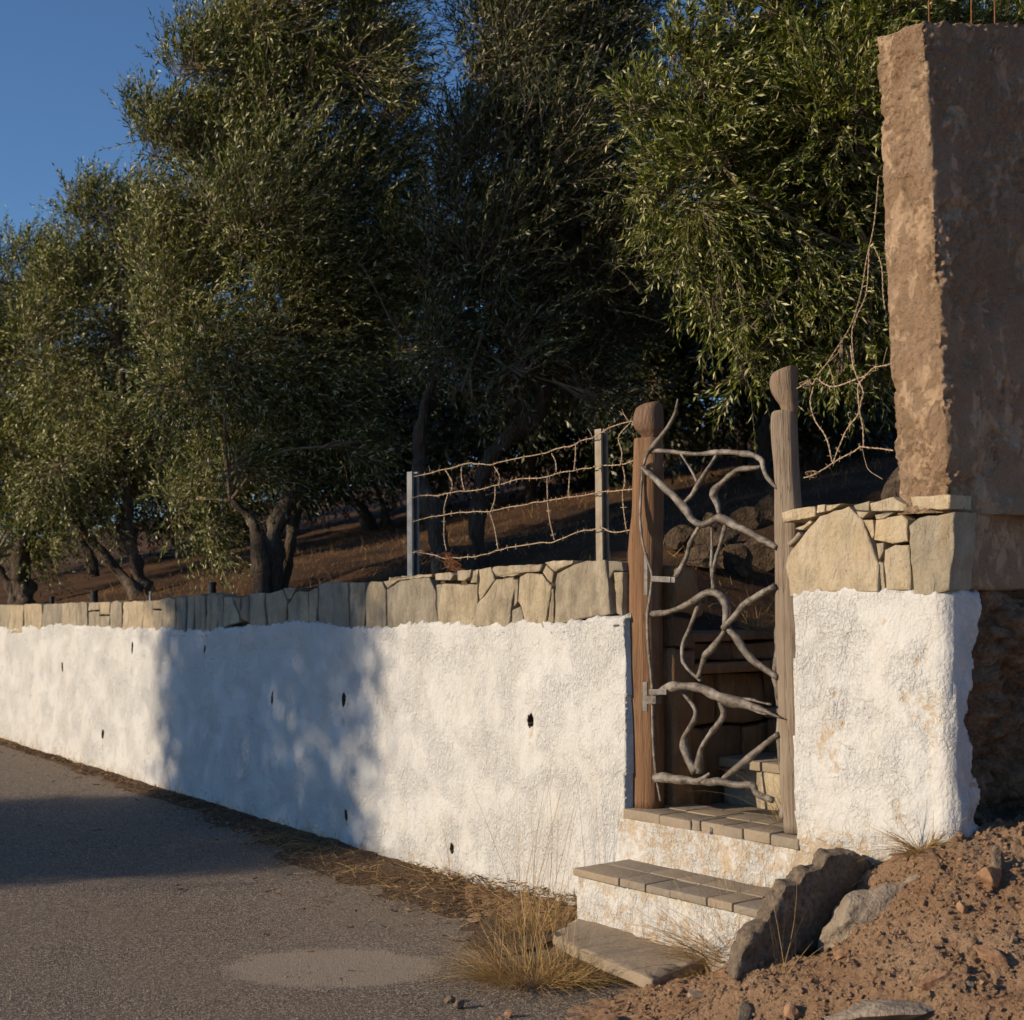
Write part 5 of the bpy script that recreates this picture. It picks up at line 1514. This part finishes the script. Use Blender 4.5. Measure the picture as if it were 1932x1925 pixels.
# fallen stick by the paving slab
pts = np.array([zpt(*cK(a, b), .03) for a, b in [(700, 905), (770, 895), (850, 890), (930, 878), (970, 890), (995, 880)]])
mb = MB(); mb.add(*tube_geo(resample(pts, 30), np.linspace(.004, .0025, 30), 6, True, .2)); mb.add(*tube_geo(resample(np.array([zpt(*cK(a, b), .035) for a, b in [(930, 880), (955, 905), (985, 915)]]), 10), np.linspace(.003, .0015, 10), 5))
o = link('fallen_stick', mb.mesh('fallen_stick'), MAT['twig'], None, pts[0]); tag(o, 'pale crooked stick lying below the paving slab', 'stick')
pts = np.array([ypt(*cK(a, b), 5.45) for a, b in [(1340, 985), (1450, 975), (1600, 968), (1750, 955)]]); pts[:, 2] = [gnd(p[0], p[1]) + .012 for p in pts]
mb = MB(); mb.add(*tube_geo(resample(pts, 24), np.linspace(.005, .002, 24), 6, True, .2)); o = link('fallen_stick', mb.mesh('fallen_stick'), MAT['straw'] if False else MAT['twig'], None, pts[0]); tag(o, 'straight straw coloured stick at the bottom edge of the dirt', 'stick')

# black pipe stubs and a stake behind the coping on the left
for i, (x, y0, y1, w_) in enumerate([(400, 1099, 1128, 16), (178, 1115, 1140, 14), (98, 1126, 1145, 9)]):
    s, z0 = wpt(x, y0, -0.45); z1 = wpt(x, y1, -0.45)[1]
    p = W(s, -0.45, z0); r = w_ / 2 * p[1] / FPX
    mb = MB(); mb.add(*tube_geo(np.array([(p[0], p[1], z1 - .1), (p[0], p[1], z0 - .01), (p[0], p[1], z0)]), np.array([r, r, r * .9]), 14))
    mb.add(*tube_geo(np.array([(p[0], p[1], z0 - .012), (p[0], p[1], z0 + .002)]), np.array([r * 1.08, r * 1.08]), 14))
    o = link('pipe_stub', mb.mesh('pipe_stub', False), MAT['black'], None, (p[0], p[1], z1 - .1))
    tag(o, ['largest black pipe stub behind the coping, left of the double olive trunk', 'black pipe stub behind the coping left of the leaning pale trunk', 'smallest black pipe stub behind the coping at the far left'][i], 'pipe')
s, z0 = wpt(284, 1116, -0.3); p = W(s, -0.3, z0)
mb = MB(); mb.add(*tube_geo(np.array([(p[0], p[1], z0 - .25), (p[0], p[1], z0)]), np.array([.011, .011]), 8)); o = link('stake', mb.mesh('stake'), MAT['galv'], None, (p[0], p[1], z0 - .25)); tag(o, 'thin grey metal stake behind the coping at the leaning trunk', 'stake')

# ------------------------------------------------------------------ olive trees
def norm(a): return a / (np.linalg.norm(a, axis=-1, keepdims=True) + 1e-9)
def leaf_cloud(P, D, L, per, ll, lw, bendv, rg, silver=0.2):
    n = len(P)
    t = np.linspace(.12, 1, per)[None, :] + rg.uniform(-.03, .03, (n, per))
    B = bendv[:, None] * (t ** 2)[..., None] * L[:, None, None]
    pos = P[:, None] + D[:, None] * (L[:, None] * t)[..., None] + B
    tan = norm(D[:, None] + 2 * bendv[:, None] * t[..., None])
    ph = (np.arange(per) % 2) * math.pi + (np.arange(per) // 2) * 1.57
    ph = ph[None] + rg.uniform(0, 6.28, (n, 1)) + rg.normal(0, .35, (n, per))
    ref = norm(rg.normal(size=(n, 1, 3)) + 0 * tan)
    u = norm(np.cross(tan, ref)); v = np.cross(tan, u)
    perp = u * np.cos(ph)[..., None] + v * np.sin(ph)[..., None]
    ld = norm(.86 * tan + .55 * perp + rg.normal(0, .14, (n, per, 3)))
    ln = ll * rg.uniform(.65, 1.2, (n, per)) * (1 - .25 * t)
    side = norm(np.cross(ld, tan + .7 * rg.normal(size=(n, per, 3))))
    up = np.cross(side, ld)
    b = pos.reshape(-1, 3); ld = ld.reshape(-1, 3); side = side.reshape(-1, 3); up = up.reshape(-1, 3); ln = ln.reshape(-1)
    w = lw * rg.uniform(.75, 1.2, len(b)) * .5
    mid = b + ld * (ln * .48)[:, None] + up * (ln * .07)[:, None]
    V = np.stack([b, mid + side * w[:, None], b + ld * ln[:, None] - up * (ln * .03)[:, None], mid - side * w[:, None]], 1)
    F = np.arange(len(b) * 4).reshape(-1, 4)
    tone = rg.random(len(b)) * .8
    sv = rg.random(len(b)) < silver
    tone = np.where(sv, rg.uniform(.84, 1.0, len(b)), tone)
    return V.reshape(-1, 3), F, tone, pos

def olive(name, label, Y, stems, lobes, nsprig, leaf=(.062, .0125), per=18, Ls=(.20, .40), mat='leaf_b', seed=1, wind=(.25, .10, .05), depth=1.0, silver=.2, group='olive trees behind the wall', twigs=True, droop_y=650, base=None, hang=0.0):
    rg = np.random.default_rng(seed)
    first = ypt(*stems[0][0][:2], Y)
    root = empty(name, (first[0], first[1], float(hill_z(first[0], first[1]))) if base is None else base, label, 'olive tree', group)
    # trunk and main stems
    mbs = MB(); heads = []
    for st in stems:
        P = []
        for row in st:
            p = ypt(row[0], row[1], Y + (row[3] if len(row) > 3 else 0)); P.append((*p, row[2] * .5 * Y / FPX))
        P = np.array(P)
        if st is stems[0] or True:
            lo = P[0].copy(); hz = float(hill_z(lo[0], lo[1])) - .15
            if lo[2] > hz and st is stems[0]: P = np.vstack([[lo[0], lo[1], hz, lo[3] * 1.25], P])
            elif lo[2] > hz and (np.abs(np.array(st[0][:2]) - np.array(stems[0][0][:2])) < 60).all(): P = np.vstack([[lo[0], lo[1], hz, lo[3] * 1.2], P])
        Q = resample(P, max(24, len(P) * 7))
        mbs.add(*tube_geo(Q[:, :3], np.maximum(Q[:, 3], .006), 16, True, .42, seed, 7))
        heads.append((Q[-1, :3], Q[-1, 3], Q[int(len(Q) * .6), :3]))
    link('trunk', mbs.mesh('trunk'), MAT['bark'], root)
    # crown lobes in space
    LB = []
    for lb in lobes:
        x, y, r = lb[:3]
        dy = lb[3] if len(lb) > 3 else rg.uniform(-.25, .45) * depth
        LB.append((ypt(x, y, Y + dy), r * (Y + dy) / FPX, y))
        if len(lb) <= 3 and r > 90:
            LB.append((ypt(x + rg.uniform(-.3, .3) * r, y + rg.uniform(-.3, .3) * r, Y + depth * 1.1), r * .9 * Y / FPX, y))
    wts = np.array([b[1] ** 2 for b in LB]); wts /= wts.sum()
    cnt = np.maximum(12, (wts * nsprig).astype(int))
    Ps = []; Ds = []; Ls_ = []; Bs = []
    mbb = MB()
    hp = np.array([h[0] for h in heads])
    for (c, r, yy), k in zip(LB, cnt):
        d = norm(rg.normal(size=(k, 3)))
        rr_ = r * (0.25 + 0.80 * rg.random(k) ** 0.55)
        # uneven outline: sub-clumps pull the sprigs together, leaving gaps
        p = c + d * rr_[:, None]
        m = max(3, int(k / 34))
        cc = c + norm(rg.normal(size=(m, 3))) * (r * (0.35 + .62 * rg.random(m) ** .6))[:, None]
        a = rg.integers(0, m, k)
        p = p * .44 + cc[a] * .56 + rg.normal(0, r * .11, (k, 3))
        out = norm(p - c)
        g = -0.25 if yy < droop_y else -0.75
        cj = rg.normal(0, .34, (m, 3))
        dirs = norm(.75 * out + np.array(wind)[None] + cj[a] + rg.normal(0, .20, (k, 3)) + np.array([0, 0, .62 if yy < droop_y else hang]))
        Ps.append(p); Ds.append(dirs); Ls_.append(rg.uniform(*Ls, k))
        Bs.append(np.array(wind)[None] * .5 + np.array([0, 0, g])[None] * rg.uniform(.1, .9, (k, 1)) + rg.normal(0, .12, (k, 3)))
        # limb from the nearest stem head to the lobe, then twigs to the clumps
        hi = int(np.argmin(np.linalg.norm(hp - c, axis=1)))
        h0, hr, hm = heads[hi]
        mid = (h0 + c) / 2 + rg.normal(0, .12, 3) * np.linalg.norm(c - h0) + np.array([0, 0, .05])
        Q = resample(np.array([h0 - (h0 - hm) * .1, mid, c]), 14)
        mbb.add(*tube_geo(Q, np.linspace(min(.05, max(.014, hr * .55)), .008, 14), 7, False, .15, seed, 9))
        for e in cc[:10]:
            q2 = resample(np.array([c * .6 + mid * .4, (c + e) / 2 + rg.normal(0, .05, 3), e]), 7)
            mbb.add(*tube_geo(q2, np.linspace(.009, .003, 7), 5, False))
    P = np.concatenate(Ps); D = np.concatenate(Ds); L = np.concatenate(Ls_); B = np.concatenate(Bs)
    V, F, tone, pos = leaf_cloud(P, D, L, per, leaf[0], leaf[1], B, rg, silver)
    br = link('branches', mbb.mesh('branches'), MAT['twig'], root); br['kind'] = 'stuff'
    if twigs:
        n = len(P); tt = np.array([-.15, .45, 1.0])
        pts = P[:, None] + D[:, None] * (L[:, None] * tt[None])[..., None] + B[:, None] * (L[:, None] * tt[None] ** 2)[..., None]
        sd = norm(np.cross(D, rg.normal(size=(n, 3)))); rad = np.array([.0030, .0022, .0010])
        TV = np.stack([pts - sd[:, None] * rad[None, :, None], pts + sd[:, None] * rad[None, :, None]], 2).reshape(-1, 3)
        I = np.arange(n * 6).reshape(n, 3, 2)
        TF = np.stack([I[:, :-1, 0], I[:, :-1, 1], I[:, 1:, 1], I[:, 1:, 0]], -1).reshape(-1, 4)
        tw = link('twigs', mesh_np('twigs', TV, TF), MAT['twig'], root); tw['kind'] = 'stuff'
    cr = link('crown', mesh_np('crown', V, F, True, {'tone': tone}), MAT[mat], root); cr['kind'] = 'stuff'
    return root

olive('olive_tree', 'bright green olive tree hanging over the right gate post and concrete pillar', 8.2,
      [[(1700, 960, 60, -1.2), (1738, 860, 50, -1.1), (1775, 700, 44, -.8), (1770, 500, 36, -.4), (1710, 330, 24, 0)], [(1760, 800, 34, -1.0), (1730, 640, 22, -.5), (1650, 480, 14, 0)]],
      [(1440, 170, 140), (1600, 190, 160), (1340, 160, 95), (1280, 205, 60), (1225, 200, 40), (1470, 320, 150), (1600, 380, 170), (1340, 280, 95), (1250, 320, 50), (1215, 355, 30), (1400, 430, 105), (1510, 490, 120), (1610, 540, 105), (1320, 410, 70), (1255, 430, 38), (1290, 500, 34), (1360, 500, 60), (1345, 570, 32, -.1), (1440, 560, 65), (1545, 600, 70), (1625, 630, 50), (1445, 630, 34), (1400, 610, 26, -.2), (1415, 670, 22, -.2), (1408, 705, 14, -.25), (1500, 650, 26, -.1), (1585, 685, 28, -.3), (1640, 690, 22, -.2), (1760, 130, 160, .4), (1820, 350, 200, .6), (1500, 10, 80), (1680, 30, 100), (1385, 40, 60), (1300, 110, 50), (1560, 60, 80), (1700, 560, 110, .6), (1950, 150, 220, .5), (1660, 250, 120)],
      13000, (.070, .0125), 17, (.18, .36), 'leaf_a', 21, (.10, -.05, .0), 0.8, .20, droop_y=330, hang=-.45)
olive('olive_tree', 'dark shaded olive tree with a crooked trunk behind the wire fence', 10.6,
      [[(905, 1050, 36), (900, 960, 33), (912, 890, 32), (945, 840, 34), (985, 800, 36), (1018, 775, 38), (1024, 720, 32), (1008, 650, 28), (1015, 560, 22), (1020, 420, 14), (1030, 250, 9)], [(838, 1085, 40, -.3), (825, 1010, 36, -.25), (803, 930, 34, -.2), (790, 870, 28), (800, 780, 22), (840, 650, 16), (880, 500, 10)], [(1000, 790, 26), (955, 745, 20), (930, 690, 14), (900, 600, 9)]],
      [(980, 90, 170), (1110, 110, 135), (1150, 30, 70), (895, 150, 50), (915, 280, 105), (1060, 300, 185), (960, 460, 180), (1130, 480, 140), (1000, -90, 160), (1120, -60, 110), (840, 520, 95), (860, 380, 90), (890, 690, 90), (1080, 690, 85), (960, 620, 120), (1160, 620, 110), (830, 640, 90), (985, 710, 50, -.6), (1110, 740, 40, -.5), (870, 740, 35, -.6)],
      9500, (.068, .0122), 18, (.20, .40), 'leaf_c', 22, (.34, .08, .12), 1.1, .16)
olive('olive_tree', 'tall windblown olive tree with a forked trunk left of the fence', 11.6,
      [[(512, 1112, 44), (508, 1060, 40), (520, 1000, 36), (545, 945, 32), (565, 890, 28), (570, 780, 24), (560, 600, 18), (555, 380, 12), (560, 200, 8)], [(495, 1110, 36, -.1), (490, 1040, 30, -.1), (478, 990, 20), (455, 960, 14), (430, 940, 10)], [(530, 1100, 34, .25), (545, 1040, 30, .25), (560, 960, 26, .3), (600, 860, 20, .3), (650, 700, 14, .2), (680, 480, 10)], [(545, 700, 16), (500, 520, 12), (450, 330, 8)]],
      [(420, 110, 115), (350, 130, 60), (560, 190, 150), (680, 110, 115), (705, 0, 75), (500, 30, 90), (600, -20, 110), (330, 260, 90), (285, 225, 45), (430, 280, 140), (500, 400, 190), (690, 350, 130), (360, 470, 140), (300, 390, 70), (560, 570, 185), (710, 540, 120), (440, 680, 150), (590, 740, 135), (470, 820, 85), (450, 890, 50, -.4), (640, 800, 75), (320, 610, 105), (540, 860, 55), (660, 840, 40, -.5), (340, 720, 80), (390, 900, 70, .5), (330, 960, 70, .8), (400, 980, 50, .7), (760, 650, 70), (770, 450, 60), (750, 230, 45)],
      15000, (.066, .0122), 18, (.22, .44), 'leaf_b', 23, (.36, .05, .16), 1.1, .22)
olive('olive_tree', 'grey green olive tree with pale leaning trunk at the left', 15.6,
      [[(275, 1125, 34), (255, 1070, 30), (243, 1010, 26), (240, 950, 22), (235, 800, 16), (220, 600, 10)], [(262, 1125, 30, -.1), (215, 1070, 22), (170, 1020, 18), (140, 980, 14), (120, 900, 10)]],
      [(200, 410, 80), (140, 400, 45), (270, 440, 100), (200, 540, 125), (120, 540, 90), (260, 680, 125), (150, 720, 120), (200, 840, 110), (285, 830, 90), (110, 880, 85), (240, 930, 60), (170, 950, 55), (320, 760, 80), (90, 640, 80)],
      6500, (.068, .0155), 16, (.24, .46), 'leaf_b', 24, (.28, .05, .08), 1.2, .26)
olive('olive_tree', 'pale leafed olive tree at the left edge of the picture', 17.4,
      [[(46, 1135, 44), (42, 1090, 38), (40, 1050, 30), (60, 950, 22), (60, 750, 14)], [(30, 1130, 26), (10, 1090, 18), (-20, 1050, 14)]],
      [(60, 480, 60), (20, 520, 90), (70, 600, 90), (10, 680, 120), (70, 780, 95), (20, 860, 110), (80, 920, 80), (30, 990, 80), (95, 1010, 40), (60, 1060, 30), (-80, 600, 130), (-90, 850, 130)],
      5200, (.070, .016), 16, (.25, .46), 'leaf_a', 25, (.25, .05, .05), 1.2, .26)
# second row, deep in the shade
BG = [('olive tree deep in the grove behind the forked trunk', 19.0, [[(705, 1030, 34), (690, 975, 26), (660, 940, 16), (640, 905, 12)], [(718, 1030, 24), (728, 985, 16), (718, 940, 12), (705, 905, 9)]], [(690, 820, 110), (600, 800, 120), (790, 790, 120), (690, 680, 140), (560, 880, 60), (860, 850, 70), (760, 880, 50)]),
      ('olive tree deep in the grove between the gate posts', 15.0, [[(1398, 900, 20), (1400, 820, 17), (1392, 760, 13), (1375, 720, 9)]], [(1300, 640, 130), (1420, 620, 130), (1210, 720, 100), (1350, 760, 70), (1480, 740, 80), (1270, 560, 140), (1180, 600, 90)]),
      ('olive tree with pale twisted trunk seen left of the grey gate post', 13.6, [[(1440, 880, 30), (1450, 800, 26), (1458, 750, 20), (1470, 690, 14)]], [(1500, 660, 120), (1600, 700, 130), (1560, 600, 130), (1440, 560, 120), (1660, 640, 120)]),
      ('olive tree deep in the grove behind the middle of the fence', 17.0, [[(1010, 1000, 34), (1000, 900, 26), (1005, 800, 18)]], [(1000, 780, 120), (1090, 800, 110), (900, 800, 110), (1160, 840, 80), (1040, 640, 140), (1180, 740, 90)]),
      ('olive tree on the slope far behind the left leaning trunk', 22.0, [[(180, 1085, 22), (165, 1040, 18), (148, 1000, 12)]], [(150, 900, 100), (280, 940, 90), (380, 880, 110), (440, 960, 80), (330, 800, 120), (60, 960, 80)]),
      ('olive tree on the slope far behind, filling the gap beside the tall tree', 24.0, [[(470, 1020, 20), (465, 960, 16), (470, 900, 10)]], [(470, 850, 120), (600, 880, 110), (380, 760, 120), (520, 720, 140), (700, 860, 100), (820, 700, 140), (900, 560, 160), (780, 520, 140)]),
      ('olive tree high on the slope behind the gap between the two nearest crowns', 20.0, [[(1230, 960, 26), (1225, 880, 20), (1235, 780, 14)]], [(1240, 600, 160), (1130, 560, 150), (1210, 420, 140), (1330, 700, 140), (1120, 720, 130), (1000, 480, 130), (1270, 800, 80), (1480, 780, 110), (1620, 800, 120), (1400, 840, 60), (1300, 870, 60), (1200, 880, 70), (1450, 860, 70), (1100, 890, 60), (1360, 790, 80)]),
      ('olive tree high on the slope behind the pillar', 18.0, [[(1640, 860, 24), (1635, 800, 18), (1630, 720, 12)]], [(1640, 720, 120), (1740, 700, 160), (1560, 780, 80), (1720, 500, 180), (1850, 650, 200), (1600, 560, 140)])]
BG += [('olive tree added beyond the left edge to shade the slope, nearer', 23.0, [[(-230, 1120, 40), (-235, 1000, 30), (-230, 850, 18)]], [(-230, 700, 180), (-330, 800, 170), (-180, 850, 140), (-280, 560, 150), (-160, 640, 120), (-420, 700, 160)]),  # this tree and the next are added off frame to shade the slope
       ('olive tree added beyond the left edge to shade the slope, farther', 28.0, [[(-60, 1070, 30), (-65, 980, 24), (-60, 850, 16)]], [(-60, 780, 130), (-140, 860, 130), (0, 880, 110), (-60, 660, 130), (60, 820, 110), (160, 860, 110), (260, 820, 110)])]
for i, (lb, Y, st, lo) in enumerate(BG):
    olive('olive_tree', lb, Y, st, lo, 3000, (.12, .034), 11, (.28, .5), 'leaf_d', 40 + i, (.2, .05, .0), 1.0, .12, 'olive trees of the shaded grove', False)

# tall tree across the road, outside the picture, whose shade falls on road and wall
def shade_tree():
    rg = np.random.default_rng(77)
    ctr = np.array([-2.55, 9.75]) + np.array([SUN_H.x, SUN_H.y]) * 13.0
    base = (ctr[0], ctr[1], float(road_z(*ctr)) - .06)
    root = empty('roadside_tree', base, 'tall dense roadside tree left of the frame that shades the road', 'tree')
    mb = MB(); P = np.array([(ctr[0], ctr[1], base[2] - .1, .22), (ctr[0] + .05, ctr[1], 2.0, .18), (ctr[0], ctr[1] + .05, 4.2, .15), (ctr[0], ctr[1], 7.5, .08), (ctr[0], ctr[1], 10.2, .03)])
    Q = resample(P, 40); mb.add(*tube_geo(Q[:, :3], Q[:, 3], 12, True, .2, 3, 6)); link('trunk', mb.mesh('trunk'), MAT['bark'], root)
    pd = np.array([-SUN_H.y, SUN_H.x])      # across the light
    Ps = []
    for zc in np.arange(3.1, 10.6, .42):
        hw = np.interp(zc, [3, 4, 6.2, 8, 10.6], [1.35, 1.62, 1.62, 1.35, .4])
        for _ in range(15):
            u = rg.uniform(-1, 1) * (hw - .38); v = rg.uniform(-1.0, 1.0) * hw
            c = np.array([ctr[0] + pd[0] * u + SUN_H.x * v, ctr[1] + pd[1] * u + SUN_H.y * v, zc + rg.uniform(-.25, .25)])
            Ps.append(c + rg.normal(0, .20, (55, 3)))
    P = np.concatenate(Ps); n = len(P)
    D = norm(rg.normal(size=(n, 3)) + np.array([0, 0, .3]))
    V, F, tone, _ = leaf_cloud(P, D, rg.uniform(.15, .35, n), 7, .10, .05, rg.normal(0, .1, (n, 3)), rg, .1)
    cr = link('crown', mesh_np('crown', V, F, True, {'tone': tone}), MAT['leaf_d'], root); cr['kind'] = 'stuff'
shade_tree()

# dry grass on the slope near the wall
n = 9000
s = RNG.uniform(-.6, 12, n); q = 0.35 + RNG.random(n) ** 1.4 * 7
P = WO + s[:, None] * WD - q[:, None] * WN
k = ~((s < .2) & (q < 2.2)); P = P[k]; n = len(P)
R = np.stack([P[:, 0], P[:, 1], hill_z(P[:, 0], P[:, 1]) - .01], -1)
V, F, tn = blades(R, np.stack([RNG.normal(0, .6, n), RNG.normal(0, .6, n), np.ones(n)], -1), RNG.uniform(.03, .11, n), RNG.uniform(.001, .003, n), RNG.normal(0, .25, (n, 3)), 2)
o = link('slope_grass', mesh_np('slope_grass', V, F, True, {'tone': tn * .6}), MAT['straw']); tag(o, 'short dead grass over the slope behind the wall', 'grass', kind='stuff')
